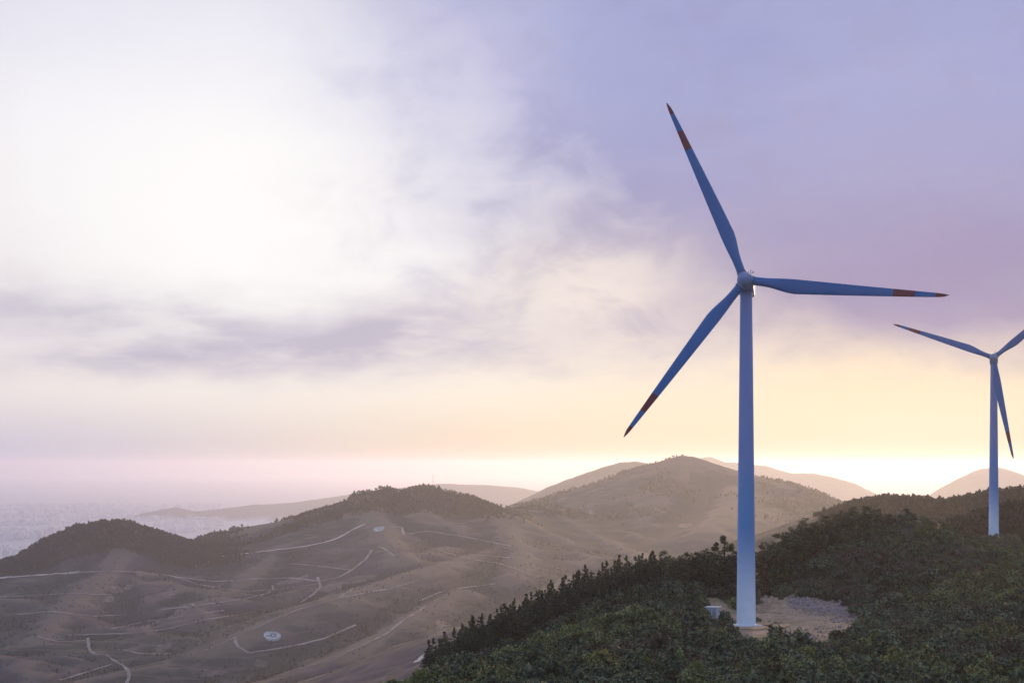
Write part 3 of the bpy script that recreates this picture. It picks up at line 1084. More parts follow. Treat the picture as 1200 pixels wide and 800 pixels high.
def pad(px, py, rx, ry, label, mark):
    x0, y0, z0 = cast(px, py)
    k = y0 / F
    root = tag(link('gravel_pad', None), label, 'pad', 'pale pads on the valley spurs')
    root.location = (x0, y0, z0)
    zx = (grid_z(x0 + 8, y0) - grid_z(x0 - 8, y0)) / 16
    zy = (grid_z(x0, y0 + 8) - grid_z(x0, y0 - 8)) / 16
    # depth of the pad so that it covers ry rows on this slope
    slope = (zy - z0 / y0)
    ly = min(max(ry * k / max(0.03, slope), rx * k * 0.5), rx * k * 2.2)
    top = max(zx * 0, 0)

    def pt(u_, v_, lift):
        X, Y_ = u_ * rx * k, v_ * ly
        return (X, Y_, float(X * zx + Y_ * zy) + lift)
    bm = bmesh.new()
    N = 40
    outl = []
    for i in range(N):
        a = 2 * math.pi * i / N
        r_ = 1.0 / (abs(math.cos(a)) ** 2.3 + abs(math.sin(a)) ** 2.3) ** (1 / 2.3)
        r_ *= 1 + 0.10 * math.sin(a + 0.8) + .04 * math.sin(3 * a)
        outl.append((math.cos(a) * r_, math.sin(a) * r_))
    lo = [bm.verts.new(pt(u_ * 1.06, v_ * 1.06, -4)) for u_, v_ in outl]
    hi = [bm.verts.new(pt(u_, v_, 1.5)) for u_, v_ in outl]
    for i in range(N):
        bm.faces.new((lo[i], lo[(i + 1) % N], hi[(i + 1) % N], hi[i]))
    bm.faces.new(hi)
    link('gravel_bed', bm_mesh('gravel_bed', bm, M_PAD), root)
    bm = bmesh.new()
    if mark:
        for r0_, r1_, cx_ in ((.22, .42, .2),):
            ring = []
            for i in range(24):
                a = 2 * math.pi * i / 24
                ring.append((bm.verts.new(pt(cx_ + math.cos(a) * r0_ * .9, .12 + math.sin(a) * r0_, 1.6)),
                             bm.verts.new(pt(cx_ + math.cos(a) * r1_ * .9, .12 + math.sin(a) * r1_, 1.6))))
            for i in range(24):
                a_, b__ = ring[i], ring[(i + 1) % 24]
                bm.faces.new((a_[0], a_[1], b__[1], b__[0]))
        q = [(-.62, -.20), (-.55, -.40), (-.05, -.22), (-.12, -.05)]
        bm.faces.new([bm.verts.new(pt(u_, v_, 1.62)) for u_, v_ in q])
    else:
        for cx_, r_ in ((0.0, .22), (.42, .10)):
            bm.faces.new([bm.verts.new(pt(cx_ + math.cos(2 * math.pi * i / 16) * r_, math.sin(2 * math.pi * i / 16) * r_ * .8, 1.6)) for i in range(16)])
    link('dark_mark', bm_mesh('dark_mark', bm, M_INK), root)


pad(318, 745.5, 9.5, 4.4, 'larger white pad with a dark ring mark, on a grassy spur low in the valley', True)
pad(443.5, 620.3, 6.5, 2.2, 'small far pale green pad with a dark dot, on the slope below the summit', False)

# mast on the summit
x, y, z = cast(507, 573)
y = 3400.0
x = (507.5 - PX0) / F * y
z = float(grid_z(x, y))
mast = tag(link('radio_mast', None), 'thin radio mast on the rounded summit left of centre', 'mast')
mast.location = (x, y, z)
bm = bmesh.new(); tube(bm, (0, 0, -2), (0, 0, 25), .2)
link('pole', bm_mesh('pole', bm, M_DARK), mast)
for zz_ in (12, 19, 25):
    bm = bmesh.new(); tube(bm, (-1.6, 0, zz_), (1.6, 0, zz_), .18)
    link('crossarm', bm_mesh('crossarm', bm, M_DARK), mast)


# ------------------------------------------------------------------ foliage
def leaf_mat(name, c1, c2, c3, rough=0.7):
    m, b = new_mat(name, rough, 0.2)
    oi = NX.tree.nodes.new('ShaderNodeObjectInfo')
    rnd_ = NX(oi.outputs['Random'])
    geo = NX.tree.nodes.new('ShaderNodeNewGeometry')
    isl = NX(geo.outputs['Random Per Island'])
    c = mixc(rnd_, c1, c2)
    c = mixc(sstep(isl, 0.35, 0.75), c, c3)
    n = NX.tree.nodes.new('ShaderNodeHueSaturation')
    NX.tree.links.new(c.s, n.inputs['Color'])
    NX.tree.links.new((0.475 + rnd_ * 0.05).s, n.inputs['Hue'])
    NX.tree.links.new((0.7 + NX.m('FRACT', rnd_ * 7.31) * 0.6).s, n.inputs['Value'])
    NX.tree.links.new(n.outputs[0], b.inputs['Base Color'])
    tr = NX.tree.nodes.new('ShaderNodeBsdfTranslucent')
    NX.tree.links.new(n.outputs[0], tr.inputs['Color'])
    ms = NX.tree.nodes.new('ShaderNodeMixShader')
    ms.inputs[0].default_value = 0.3
    NX.tree.links.new(b.outputs[0], ms.inputs[1])
    NX.tree.links.new(tr.outputs[0], ms.inputs[2])
    NX.tree.links.new(ms.outputs[0], NX.tree.nodes['Material Output'].inputs['Surface'])
    return m


M_SHRUB = leaf_mat('shrub_leaves', (0.170, 0.215, 0.078), (0.230, 0.240, 0.100), (0.036, 0.056, 0.026))
M_SHRUBD = leaf_mat('dark_shrub_leaves', (0.122, 0.172, 0.095), (0.185, 0.215, 0.120), (0.024, 0.038, 0.028))
M_SHRUBR = leaf_mat('russet_shrub_leaves', (0.180, 0.145, 0.100), (0.16, 0.135, 0.090), (0.04, 0.038, 0.026))
M_SHRUBY = leaf_mat('yellow_green_shrub_leaves', (0.20, 0.21, 0.055), (0.17, 0.19, 0.05), (0.11, 0.13, 0.04))
M_CONIF = leaf_mat('conifer_needles', (0.048, 0.072, 0.042), (0.080, 0.098, 0.046), (0.018, 0.028, 0.020))
M_BROAD = leaf_mat('tall_tree_leaves', (0.056, 0.070, 0.036), (0.080, 0.086, 0.040), (0.022, 0.032, 0.020))
M_FARF = leaf_mat('distant_tree_leaves', (0.018, 0.024, 0.018), (0.030, 0.032, 0.022), (0.02, 0.024, 0.018))
M_BARK, b = new_mat('grey_brown_bark', 0.9, 0.1)
setc(b, mixc(noise_node(tex_obj(), 3.0, 4, 0.6), (0.11, 0.085, 0.065), (0.055, 0.043, 0.034)))


def leaf_quads(centers, normals, size, rs):
    """one bent leaf spray (quad) per centre"""
    n = len(centers)
    t = rs.normal(size=(n, 3))
    t -= (t * normals).sum(1, keepdims=True) * normals
    t /= np.linalg.norm(t, axis=1, keepdims=True) + 1e-9
    bvec = np.cross(normals, t)
    sz = size * rs.uniform(.6, 1.35, (n, 1))
    w = sz * rs.uniform(.45, .8, (n, 1))
    p0 = centers - t * sz
    p1 = centers + bvec * w + normals * sz * .25
    p2 = centers + t * sz
    p3 = centers - bvec * w + normals * sz * .15
    V_ = np.stack([p0, p1, p2, p3], 1).reshape(-1, 3)
    f = np.arange(n * 4).reshape(n, 4)
    return V_, f


def clump_points(clumps, n_per, rs, shell=0.55):
    C_, N_ = [], []
    for (cx, cy_, cz, rx, ry, rz) in clumps:
        d = rs.normal(size=(n_per, 3))
        d /= np.linalg.norm(d, axis=1, keepdims=True)
        r_ = shell + (1 - shell) * rs.uniform(0, 1, (n_per, 1)) ** .6
        r_ *= 1 + .18 * rs.normal(size=(n_per, 1))
        C_.append(d * r_ * (rx, ry, rz) + (cx, cy_, cz))
        nn = d + rs.normal(size=d.shape) * .55 + (0, 0, .35)
        N_.append(nn / np.linalg.norm(nn, axis=1, keepdims=True))
    return np.concatenate(C_), np.concatenate(N_)


def shrub_mesh(seed, mat, leaf=.165, n=46):
    rs = np.random.default_rng(seed)
    cl = []
    for i in range(rs.integers(8, 13)):
        a = rs.uniform(0, 6.28)
        d = rs.uniform(.1, .95)
        r_ = rs.uniform(.34, .62)
        cl.append((math.cos(a) * d, math.sin(a) * d, rs.uniform(.45, 1.55) * (1.15 - d * .45), r_, r_, r_ * .85))
    C_, N_ = clump_points(cl, n, rs)
    V_, f = leaf_quads(C_, N_, leaf, rs)
    V_[:, 2] = np.maximum(V_[:, 2], -.2)
    return mesh_np('shrub', V_, f, mat)


def conifer_mesh(seed):
    """unit: about 9 m tall, ragged cone of drooping sprays"""
    rs = np.random.default_rng(seed)
    H = 9.0
    cl = []
    nlev = 17
    lean = rs.normal(0, .012, 2)
    bulge = rs.uniform(.42, .72)
    for j in range(nlev):
        t = j / (nlev - 1)
        z = .9 + t * (H - 1.3)
        rad = (2.15 + rs.uniform(-.35, .35)) * (1 - t) ** bulge + .10
        k = max(1, int(7 * (1 - t)) + 1)
        a0 = rs.uniform(0, 6.28)
        for i in range(k):
            a = a0 + i * 6.28 / k + rs.uniform(-.5, .5)
            d = rad * rs.uniform(.30, .85)
            if rs.uniform() < .10: continue
            s = (.27 + .42 * (1 - t)) * rs.uniform(.8, 1.25)
            cl.append((math.cos(a) * d + lean[0] * z, math.sin(a) * d + lean[1] * z, z - d * .15 + rs.normal(0, .15), s * 1.05, s * 1.05, s * .8))
    for q in (.2, .6, 1.0):
        cl.append((lean[0] * H, lean[1] * H, H - q, .10 + q * .12, .10 + q * .12, .3))
    C_, N_ = clump_points(cl, 18, rs, .3)
    V_, f = leaf_quads(C_, N_, .20, rs)
    return mesh_np('crown', V_, f, M_CONIF)


def skin_trunk(segs):
    """segs: list of (a, b, ra, rb) tapered limbs"""
    bm = bmesh.new()
    for a, b_, ra, rb in segs:
        a, b_ = Vector(a), Vector(b_)
        d = b_ - a
        q = d.to_track_quat('Z', 'Y').to_matrix().to_4x4()
        bmesh.ops.create_cone(bm, cap_ends=True, segments=7, radius1=ra, radius2=rb, depth=d.length, matrix=Matrix.Translation((a + b_) / 2) @ q)
    return bm_mesh('trunk', bm, M_BARK, True, 50)


def conifer_trunk(seed):
    return skin_trunk([((0, 0, -1), (0, 0, 4), .17, .11), ((0, 0, 4), (0, 0, 8.4), .11, .03)])


def broad_pair(seed):
    """unit: about 9 m: bare forked trunk, flat topped separate clumps with gaps"""
    rs = np.random.default_rng(seed)
    segs = [((0, 0, -1), (rs.normal(0, .15), rs.normal(0, .15), 3.4), .20, .14)]
    top = Vector(segs[0][1])
    cl = []
    nb_ = rs.integers(4, 7)
    for i in range(nb_):
        a = i * 2 * math.pi / nb_ + rs.uniform(-.5, .5)
        d = rs.uniform(.6, 2.1)
        z = rs.uniform(5.2, 8.2) - .25 * d
        e_ = Vector((top.x + math.cos(a) * d, top.y + math.sin(a) * d, z))
        mid_ = top.lerp(e_, .55) + Vector((0, 0, .35))
        segs.append((top[:], mid_[:], .10, .07))
        segs.append((mid_[:], e_[:], .07, .03))
        s = rs.uniform(.75, 1.15)
        cl.append((e_.x, e_.y, e_.z + .2, s * 1.1, s * 1.1, s * .62))
        for _ in range(3):
            cl.append((e_.x + rs.normal(0, .7), e_.y + rs.normal(0, .7), e_.z + rs.normal(-.1, .45), s * .6, s * .6, s * .42))
    zc = rs.uniform(7.6, 8.6)
    segs.append((top[:], (top.x, top.y, zc), .11, .03))
    cl.append((top.x, top.y, zc, .95, .95, .7))
    for _ in range(rs.integers(2, 5)):
        cl.append((top.x + rs.normal(0, .7), top.y + rs.normal(0, .7), rs.uniform(3.6, 6), .6, .6, .5))
    C_, N_ = clump_points(cl, 30, rs, .35)
    V_, f = leaf_quads(C_, N_, .22, rs)
    return skin_trunk(segs), mesh_np('crown', V_, f, M_BROAD)


def simple_tree(seed):
    """small distant crown, about 8 m tall, reaching the ground"""
    rs = np.random.default_rng(seed)
    cl = [(0, 0, 4.6, 1.9, 1.9, 2.6)]
    for _ in range(4):
        cl.append((rs.normal(0, 1.1), rs.normal(0, 1.1), rs.uniform(2.2, 6.6), 1.25, 1.25, 1.35))
    C_, N_ = clump_points(cl, 22, rs, .6)
    V_, f = leaf_quads(C_, N_, .85, rs)
    return mesh_np('crown', V_, f, M_FARF)


SHRUBS = {'dark': [shrub_mesh(100 + i, M_SHRUBD) for i in range(5)], 'olive': [shrub_mesh(200 + i, M_SHRUB) for i in range(5)],
          'russet': [shrub_mesh(300 + i, M_SHRUBR) for i in range(3)], 'yellow': [shrub_mesh(400 + i, M_SHRUBY) for i in range(2)]}
CONS = [(conifer_trunk(i), conifer_mesh(500 + i)) for i in range(7)]
BROADS = [broad_pair(600 + i) for i in range(9)]
FARS = [simple_tree(700 + i) for i in range(5)]
FAR_TALL = [m_[1] for m_ in BROADS[:3]]


def scatter(name, meshes, pts, scl_, rot, pick, label, cat, zscale=None):
    """one stuff object: meshes instanced on points"""
    src = bpy.data.collections.new(name + '_kinds')
    for i, m_ in enumerate(meshes):
        o = bpy.data.objects.new('%s_kind_%02d' % (name, i), m_)
        src.objects.link(o)
    me_ = bpy.data.meshes.new(name)
    me_.vertices.add(len(pts))
    me_.vertices.foreach_set('co', np.asarray(pts, np.float32).ravel())
    sv = np.stack([scl_, scl_, scl_ if zscale is None else scl_ * zscale], -1)
    for an, ty, v in (('scl', 'FLOAT_VECTOR', sv), ('rot', 'FLOAT', rot), ('pick', 'INT', pick)):
        a = me_.attributes.new(an, ty, 'POINT')
        a.data.foreach_set('vector' if ty == 'FLOAT_VECTOR' else 'value', np.asarray(v, np.int32 if ty == 'INT' else np.float32).ravel())
    o = link(name, me_)
    ng = bpy.data.node_groups.new(name + '_scatter', 'GeometryNodeTree')
    ng.interface.new_socket('Geometry', in_out='INPUT', socket_type='NodeSocketGeometry')
    ng.interface.new_socket('Geometry', in_out='OUTPUT', socket_type='NodeSocketGeometry')
    N = ng.nodes
    gi, go = N.new('NodeGroupInput'), N.new('NodeGroupOutput')
    iop = N.new('GeometryNodeInstanceOnPoints')
    ci = N.new('GeometryNodeCollectionInfo')
    ci.inputs['Collection'].default_value = src
    ci.inputs['Separate Children'].default_value = True
    ci.inputs['Reset Children'].default_value = True

    def na_(nm, ty):
        q = N.new('GeometryNodeInputNamedAttribute')
        q.data_type = ty
        q.inputs['Name'].default_value = nm
        return q.outputs['Attribute']
    cx = N.new('ShaderNodeCombineXYZ')
    ng.links.new(na_('rot', 'FLOAT'), cx.inputs[2])
    ng.links.new(gi.outputs[0], iop.inputs['Points'])
    ng.links.new(ci.outputs[0], iop.inputs['Instance'])
    iop.inputs['Pick Instance'].default_value = True
    ng.links.new(na_('pick', 'INT'), iop.inputs['Instance Index'])
    ng.links.new(cx.outputs[0], iop.inputs['Rotation'])
    ng.links.new(na_('scl', 'FLOAT_VECTOR'), iop.inputs['Scale'])
    ng.links.new(iop.outputs[0], go.inputs[0])
    md = o.modifiers.new('scatter', 'NODES')
    md.node_group = ng
    return tag(o, label, cat, kind='stuff')


def visible(x, y, z, h):
    """does the top of something h tall at (x,y,z) clear the ground in front of it as seen from the camera"""
    px = PX0 + F * x / y
    ci = np.clip(np.searchsorted(cols, px), 0, nc - 1)
    ri = np.clip(np.searchsorted(rows, y * 0.985) - 1, 0, nr - 1)
    cm = np.minimum.accumulate(np.where(rows[:, None] > 150, GPY, 9e9), axis=0)
    return PY0 - F * (z + h) / y < cm[ri, ci] + 1.0


CM = np.minimum.accumulate(np.where(rows[:, None] > 150, GPY, 9e9), axis=0)


def vis2(x, y, z, h, tol=1.0):
    px = PX0 + F * x / y
    ci = np.clip(np.searchsorted(cols, px), 0, nc - 1)
    ri = np.clip(np.searchsorted(rows, y * 0.985) - 1, 0, nr - 1)
    return PY0 - F * (z + h) / y < CM[ri, ci] + tol


# ---- where conifers stand: the left face of the near hill, behind the front bushes
def front_line(px):
    return np.interp(px, [440, 500, 560, 640, 690, 740, 790, 830], [806, 790, 768, 735, 709, 690, 672, 668])


con_pts = []
tries = 0
while len(con_pts) < 285 and tries < 60000:
    tries += 1
    px = rng.uniform(490, 835)
    Y = rng.uniform(318, 425)
    x = (px - PX0) / F * Y
    z = float(grid_z(x, Y))
    py = PY0 - F * z / Y
    if py > front_line(px) + 6: continue
    if not vis2(np.array([x]), np.array([Y]), np.array([z]), 5.0)[0]: continue
    if clearing_d(np.array([x]), np.array([Y]))[0] < 1.1: continue
    if any((x - a) ** 2 + (Y - b_) ** 2 < 2.6 ** 2 for a, b_, _ in con_pts): continue
    con_pts.append((x, Y, z))


def place_tree(name, pair, loc, s, rz, sz=None):
    root = bpy.data.objects.new(name, None)
    COL.objects.link(root)
    root.location = loc
    root.rotation_euler = (0, 0, rz)
    root.scale = (s, s, sz or s)
    root.empty_display_size = 0.1
    link('trunk', pair[0], root)
    link('crown', pair[1], root)
    return root


# skyline trees near the tower, placed one by one
specials = []
RIDGE_FILL = []


def special(px, py_top, Y, pair, label, cat, name, H=9.2, wide=1.0):
    x = (px - PX0) / F * Y
    z = float(grid_z(x, Y))
    ztop = (PY0 - py_top) / F * Y
    s = max(.35, (ztop - z) / H)
    t = place_tree(name, pair, (x, Y, z), s * wide, rng.uniform(0, 6.28), s)
    tag(t, label, cat)
    specials.append((x, Y))
    if 'filling the ridge row' in label:
        t['group'] = 'conifers of the ridge row' if 'conifer' in label else 'bushy trees of the ridge row'
    return t


special(849, 626, 404, CONS[0], 'tallest dark pointed conifer on the skyline just left of the big tower', 'conifer tree', 'conifer_tree', wide=2.0)
special(838, 634, 402, CONS[3], 'dark conifer leaning against the tallest one left of the tower', 'conifer tree', 'conifer_tree', wide=1.8)
special(858, 636, 402, CONS[4], 'dark conifer squeezed between the tallest one and the tower', 'conifer tree', 'conifer_tree', wide=1.8)
special(827, 641, 406, BROADS[0], 'open crowned tree with sky gaps, left of the tallest conifer', 'tree', 'broadleaf_tree')
special(808, 643, 408, BROADS[1], 'flat topped skyline tree over the dip left of the tower', 'tree', 'broadleaf_tree')
special(798, 647, 408, BROADS[2], 'small rounded skyline tree beside the flat topped one', 'tree', 'broadleaf_tree')
special(778, 643, 408, BROADS[3], 'round headed tree rising clear of the conifer skyline', 'tree', 'broadleaf_tree')
special(763, 648, 406, CONS[1], 'slim conifer at the right end of the dense stand', 'conifer tree', 'conifer_tree', wide=1.2)
RIDGE_T = [(905, 628, 432, 4, 'first tree of the ridge row right of the tower'), (917, 620, 440, 5, 'round tree second in the ridge row right of the tower'),
           (927, 616, 446, 0, 'low bushy tree between the round one and the tall forked one'), (943, 605, 452, 6, 'tall forked tree with gaps standing above the ridge row'),
           (957, 607, 458, 2, 'dense tree just right of the tall forked one'), (970, 601, 460, 7, 'broad tree below the left end of the hilltop clump'),
           (987, 595, 464, 8, 'umbrella tree at the left end of the hilltop clump'), (1000, 592, 466, 3, 'airy umbrella tree in the hilltop clump'),
           (1016, 590, 468, 5, 'widest umbrella tree in the middle of the hilltop clump'), (1027, 594, 470, 1, 'low umbrella tree at the right end of the hilltop clump'),
           (1062, 593, 480, 4, 'single rounded tree on the bare crest right of the clump'), (895, 642, 428, 1, 'dark tree touching the right side of the tower')]
for px, py, Y, k, lab in RIDGE_T:
    special(px, py, Y, BROADS[k], lab, 'tree', 'broadleaf_tree', wide=1.25)

for i_, px_ in enumerate(np.linspace(745, 866, 22)):
    con_ = i_ % 2 == 0
    k_ = int(rng.integers(0, 9))
    t = special(px_ + rng.uniform(-2, 2), rng.uniform(647, 658), rng.uniform(396, 410), CONS[k_ % 7] if con_ else BROADS[k_],
                'low dark conifer in the thicket left of the big tower' if con_ else 'low rounded tree in the thicket left of the big tower',
                'conifer tree' if con_ else 'tree', 'conifer_tree' if con_ else 'broadleaf_tree', wide=1.8 if con_ else 1.5)
    t['group'] = 'conifers of the thicket by the tower' if con_ else 'rounded trees of the thicket by the tower'
for i_, px_ in enumerate(np.linspace(894, 1040, 24)):
    ridge_ = float(np.interp(px_, [890, 905, 917, 943, 970, 1000, 1016, 1040], [648, 632, 624, 612, 604, 597, 595, 598]))
    k_ = int(rng.integers(0, 9))
    con_ = i_ % 3 == 1
    special(px_ + rng.uniform(-2, 2), ridge_ + rng.uniform(0, 8), float(np.interp(px_, [890, 1040], [422, 470])) - rng.uniform(2, 10), CONS[k_ % 7] if con_ else BROADS[k_],
            'dark conifer filling the ridge row right of the big tower' if con_ else 'dark bushy tree filling the ridge row right of the big tower',
            'conifer tree' if con_ else 'tree', 'conifer_tree' if con_ else 'broadleaf_tree', wide=1.7 if con_ else 1.35)
    RIDGE_FILL.append(con_)
CON_GROUP = 'dark conifers of the dense stand on the left flank'
nsky = 0
for i, (x, y, z) in enumerate(con_pts):
    s = rng.uniform(.62, 1.05)
    t = place_tree('conifer_tree', CONS[i % 7], (x, y, z - .2), s * rng.uniform(1.1, 1.45), rng.uniform(0, 6.28), s)
    tag(t, 'dark green conifer in the dense stand on the left flank of the near hill', 'conifer tree', CON_GROUP)

# ---- shrubs over the near hill
cand = []
NX_ = 14500
px = rng.uniform(430, 1260, NX_)
Y = 195 + (650 - 195) * rng.uniform(0, 1, NX_) ** 1.15
keep = rng.uniform(0, 1, NX_) < np.minimum(1, Y / 560) ** 0.35
X = (px - PX0) / F * Y
Z = grid_z(X, Y)
nearness = near_f(X, Y) - Z
ok = keep & (nearness > -3.5) & vis2(X, Y, Z, 2.2)
cd = clearing_d(X, Y)
ok &= (cd > 1.02) | ((cd > 0.6) & (rng.uniform(0, 1, NX_) < .045))
gp = PY0 - F * Z / Y
# keep the tower foot, cabin and wheel tracks free
ok &= np.hypot(X - T1X, Y - T1Y) > 7.5
ok &= ~((np.abs(px - 837) < 9) & (Y > 340) & (Y < 374))
ok &= ~((np.abs(px - 1170) < 16) & (Y > 505) & (Y < 600))
ok &= ~((px > 884) & (px < 908) & (gp > 683) & (gp < 722))
ok &= ~((px > 840) & (px < 905) & (Y > 320) & (Y < 350) & (gp < 752) & (px > 868))
in_con = (gp < front_line(px) + 2) & (px < 835) & (Y > 318)
ok &= ~(in_con & (rng.uniform(0, 1, NX_) < .55))
X, Y, Z, px, cd = X[ok], Y[ok], Z[ok], px[ok], cd[ok]
S = rng.uniform(.55, 1.75, len(X)) * np.where(rng.uniform(0, 1, len(X)) < .12, 1.45, 1.0)
S = np.where(cd < 1.02, S * .4, S)
S = np.where(Y < 240, S * .85, S)
S = np.where((px > 810) & (px < 900) & (Y > 295) & (Y < 352), S * .6, S)
S = np.where((px > 880) & (Y > 400), S * np.interp(Y, [400, 430], [1, .62]), S)
# patches of kinds
kn = fbm(X, Y, 45, 3)
kn2 = fbm(X + 500, Y - 200, 30, 3)
u = rng.uniform(0, 1, len(X))
kind = np.where(kn + (u - .5) * .7 > .12, 1, 0)                     # olive or dark
kind = np.where((kn2 + (u - .5) * .35 > .36), 2, kind)              # russet
kind = np.where(u > .988, 3, kind)                                  # yellow green
# the front bush ridge on the left is the greenest
fr_ = (px < 720) & (Y < 335) & (Y > 255)
kind = np.where(fr_ & (u < .5) & (kind == 0), 1, kind)
KN = ['dark', 'olive', 'russet', 'yellow']
size_px = S / Y
inframe = (px > 440) & (px < 1200) & (PY0 - F * (Z + 1.8 * S) / Y < 800)
order = np.argsort(-(size_px * inframe))
indiv = order[:290]
LAB = {'dark': 'dark green rounded shrub in the thick scrub along the near slope', 'olive': 'olive green rounded shrub in the thick scrub along the near slope',
       'russet': 'russet brown dry shrub in the thick scrub along the near slope', 'yellow': 'yellow green shrub standing out in the scrub of the near slope'}
for i in indiv:
    k = KN[kind[i]]
    o = link('shrub', SHRUBS[k][i % len(SHRUBS[k])])
    o.location = (X[i], Y[i], Z[i] - .15)
    o.rotation_euler = (0, 0, rng.uniform(0, 6.28))
    o.scale = (S[i], S[i], S[i] * rng.uniform(.8, 1.15))
    tag(o, LAB[k], 'shrub', k + ' green shrubs of the near slope' if k in ('dark', 'olive', 'yellow') else 'russet shrubs of the near slope')
rest = order[290:]
allsh = SHRUBS['dark'] + SHRUBS['olive'] + SHRUBS['russet'] + SHRUBS['yellow']
off = np.array([0, 5, 10, 13])
cnt = np.array([5, 5, 3, 2])
pick = off[kind[rest]] + rng.integers(0, 1000, len(rest)) % cnt[kind[rest]]
scatter('scrub', allsh, np.stack([X[rest], Y[rest], Z[rest] - .15], -1), S[rest], rng.uniform(0, 6.28, len(rest)), pick,
        'thick mixed scrub covering the near hill round the turbine clearing', 'scrub', rng.uniform(.8, 1.15, len(rest)))

# small trees standing in the scrub
n_t = 0
for i in rng.permutation(len(rest)):
    j = rest[i]
    if n_t >= 46: break
    if not (450 < px[j] < 1195 and Y[j] < 470 and cd[j] > 1.35 and kind[j] < 2): continue
    if math.hypot(X[j] - T1X, Y[j] - T1Y) < 22 or (800 < px[j] < 905 and Y[j] < 345): continue
    if px[j] > 1120 and Y[j] > 400: continue
    s = rng.uniform(.36, .60)
    t = place_tree('broadleaf_tree', BROADS[n_t % 9], (X[j], Y[j], Z[j] - .4), s * 1.15, rng.uniform(0, 6.28), s)
    tag(t, 'small dark tree rising a little above the scrub of the near slope', 'tree', 'small trees scattered in the scrub')
    n_t += 1

# one bright bush below the turbine
x, y, z = cast(815, 800)
for px_, py_, lab in ((815, 796, 'bright yellow green bush at the bottom edge below the cabin'), (1151, 752, 'lone light green bush in the dark scrub at lower right'),
                      (668, 754, 'yellow flowering bush on the front scrub ridge at left')):
    x, y, z = cast(px_, py_)
    o = link('shrub', SHRUBS['yellow'][0])
    o.location = (x, y, z)
    s = 1.55 * y / 250
    o.scale = (s * .95, s * .95, s * .9)
    tag(o, lab, 'shrub')

# ---- woods on the hills behind, as masses
def far_wood(name, n, pxr, yr, dens, size, label, meshes, sel=None):
    px = rng.uniform(*pxr, n)
    Y = rng.uniform(*yr, n)
    X = (px - PX0) / F * Y
    Z = grid_z(X, Y)
    ok = rng.uniform(0, 1, n) < dens(px, Y, X, Z)
    ok &= vis2(X, Y, Z, 8.0, 2.0)
    ok &= near_f(X, Y) * near_mask(X, Y) - 600 * (1 - near_mask(X, Y)) < Z - 2 if sel is None else sel(X, Y, Z)
    X, Y, Z = X[ok], Y[ok], Z[ok]
    s = rng.uniform(*size, len(X))
    scatter(name, meshes, np.stack([X, Y, Z - .5], -1), s, rng.uniform(0, 6.28, len(X)), rng.integers(0, len(meshes), len(X)), label, 'woodland',
            rng.uniform(.8, 1.25, len(X)))


def forest_at(X, Y):
    pxx = PX0 + F * X / Y
    ci = np.clip(np.searchsorted(cols, pxx), 0, nc - 1)
    ri = np.clip(np.searchsorted(rows, Y), 0, nr - 1)
    return forest_v[ri, ci]


def convex_at(X, Y):
    pxx = PX0 + F * X / Y
    ci = np.clip(np.searchsorted(cols, pxx), 0, nc - 1)
    ri = np.clip(np.searchsorted(rows, Y), 0, nr - 1)
    return convex_v[ri, ci]


far_wood('forest', 9000, (-60, 320), (2900, 3180), lambda p, y, x, z: forest_at(x, y), (.3, 1.0), 'dark woodland on the rounded hill at far left', FARS)
far_wood('forest', 16000, (210, 680), (3120, 3520), lambda p, y, x, z: forest_at(x, y) * .8, (.3, 1.0), 'woodland along the long summit ridge left of centre', FARS)
far_wood('forest', 16000, (560, 1120), (3350, 4280), lambda p, y, x, z: forest_at(x, y) * .8, (.3, .95), 'hazy woodland on the pointed hill behind the big tower', FARS)
far_wood('forest', 7000, (950, 1260), (1050, 1560), lambda p, y, x, z: forest_at(x, y), (.35, .8), 'brownish woodland on the ridge behind the second turbine', FARS)
far_wood('forest', 3500, (1060, 1290), (600, 860), lambda p, y, x, z: .75, (.25, .6), 'dark woodland round the second turbine', FARS, sel=lambda X, Y, Z: (np.abs(near_f(X, Y) - Z) < 3) & ~((np.abs(PX0 + F * X / Y - 1170) < 28) & (Y < T2Y + 6)))
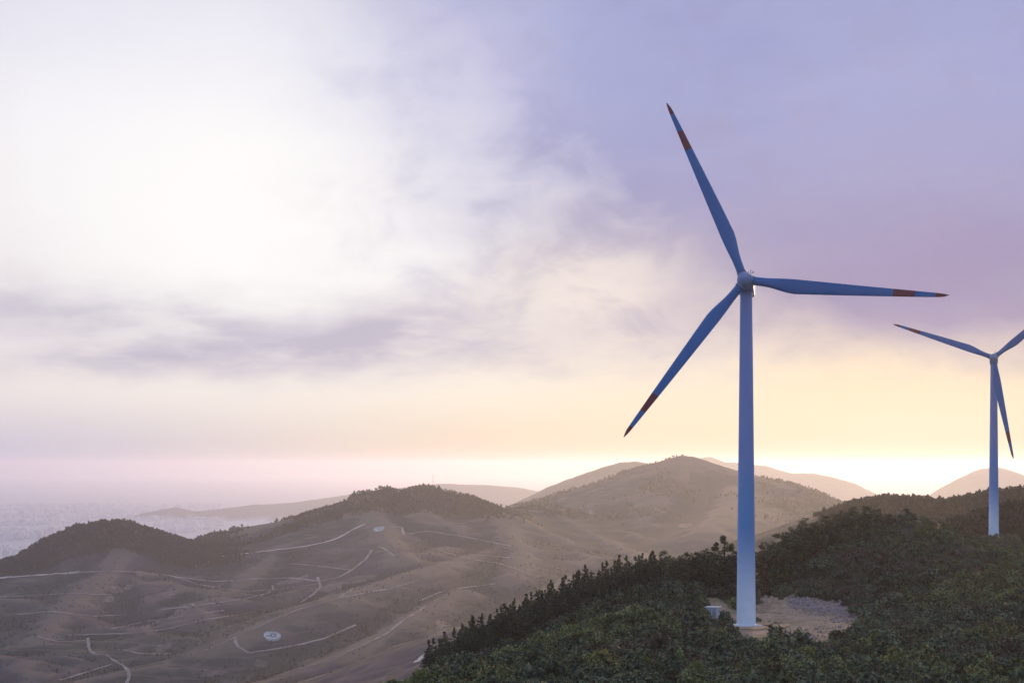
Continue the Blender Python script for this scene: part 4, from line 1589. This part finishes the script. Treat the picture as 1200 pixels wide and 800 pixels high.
far_wood('bushes', 26000, (-60, 760), (1650, 3000), lambda p, y, x, z: .06 + .9 * sm(-convex_at(x, y), .1, .6) + .3 * sm(fbm(x, y, 120, 3), .2, .45), (.18, .42),
         'scattered bushes dotting the grassy valley spurs', FARS)

# a few trees that stand clear on the far left crests
for px, lab, s, Yc in ((119, 'tiny lone tree on top of the dark hill at far left', .9, 3060), (89, 'small lone tree on the left shoulder of the dark hill', 1.0, 3050),
                       (258, 'left one of the umbrella trees in the saddle behind the road', 1.5, 3085), (264, 'right one of the umbrella trees in the saddle behind the road', 1.55, 3085)):
    x = (px - PX0) / F * Yc
    t = place_tree('broadleaf_tree', BROADS[6 if px < 200 else 8], (x, Yc, float(grid_z(x, Yc)) - .3), s, 1.0 * px)
    tag(t, lab, 'tree')

# ---- hazy city on the plain at far left
Vb, Fb = [], []
cube_v = np.array([(-.5, -.5, 0), (.5, -.5, 0), (.5, .5, 0), (-.5, .5, 0), (-.5, -.5, 1), (.5, -.5, 1), (.5, .5, 1), (-.5, .5, 1)])
cube_f = np.array([(0, 1, 5, 4), (1, 2, 6, 5), (2, 3, 7, 6), (3, 0, 4, 7), (4, 5, 6, 7)])
for i in range(5200):
    px = rng.uniform(-120, 260)
    Y = rng.uniform(7800, 19000)
    x = (px - PX0) / F * Y
    if fbm(np.array([x]), np.array([Y]), 1300, 3)[0] < .02: continue
    z = float(grid_z(x, Y))
    if z > PLAIN + 25: continue
    v = cube_v * (rng.uniform(14, 48), rng.uniform(14, 48), rng.uniform(6, 22) * (1 if i % 9 else 2))
    Fb.append(cube_f + 8 * len(Vb))
    Vb.append(v + (x, Y, z - 2))
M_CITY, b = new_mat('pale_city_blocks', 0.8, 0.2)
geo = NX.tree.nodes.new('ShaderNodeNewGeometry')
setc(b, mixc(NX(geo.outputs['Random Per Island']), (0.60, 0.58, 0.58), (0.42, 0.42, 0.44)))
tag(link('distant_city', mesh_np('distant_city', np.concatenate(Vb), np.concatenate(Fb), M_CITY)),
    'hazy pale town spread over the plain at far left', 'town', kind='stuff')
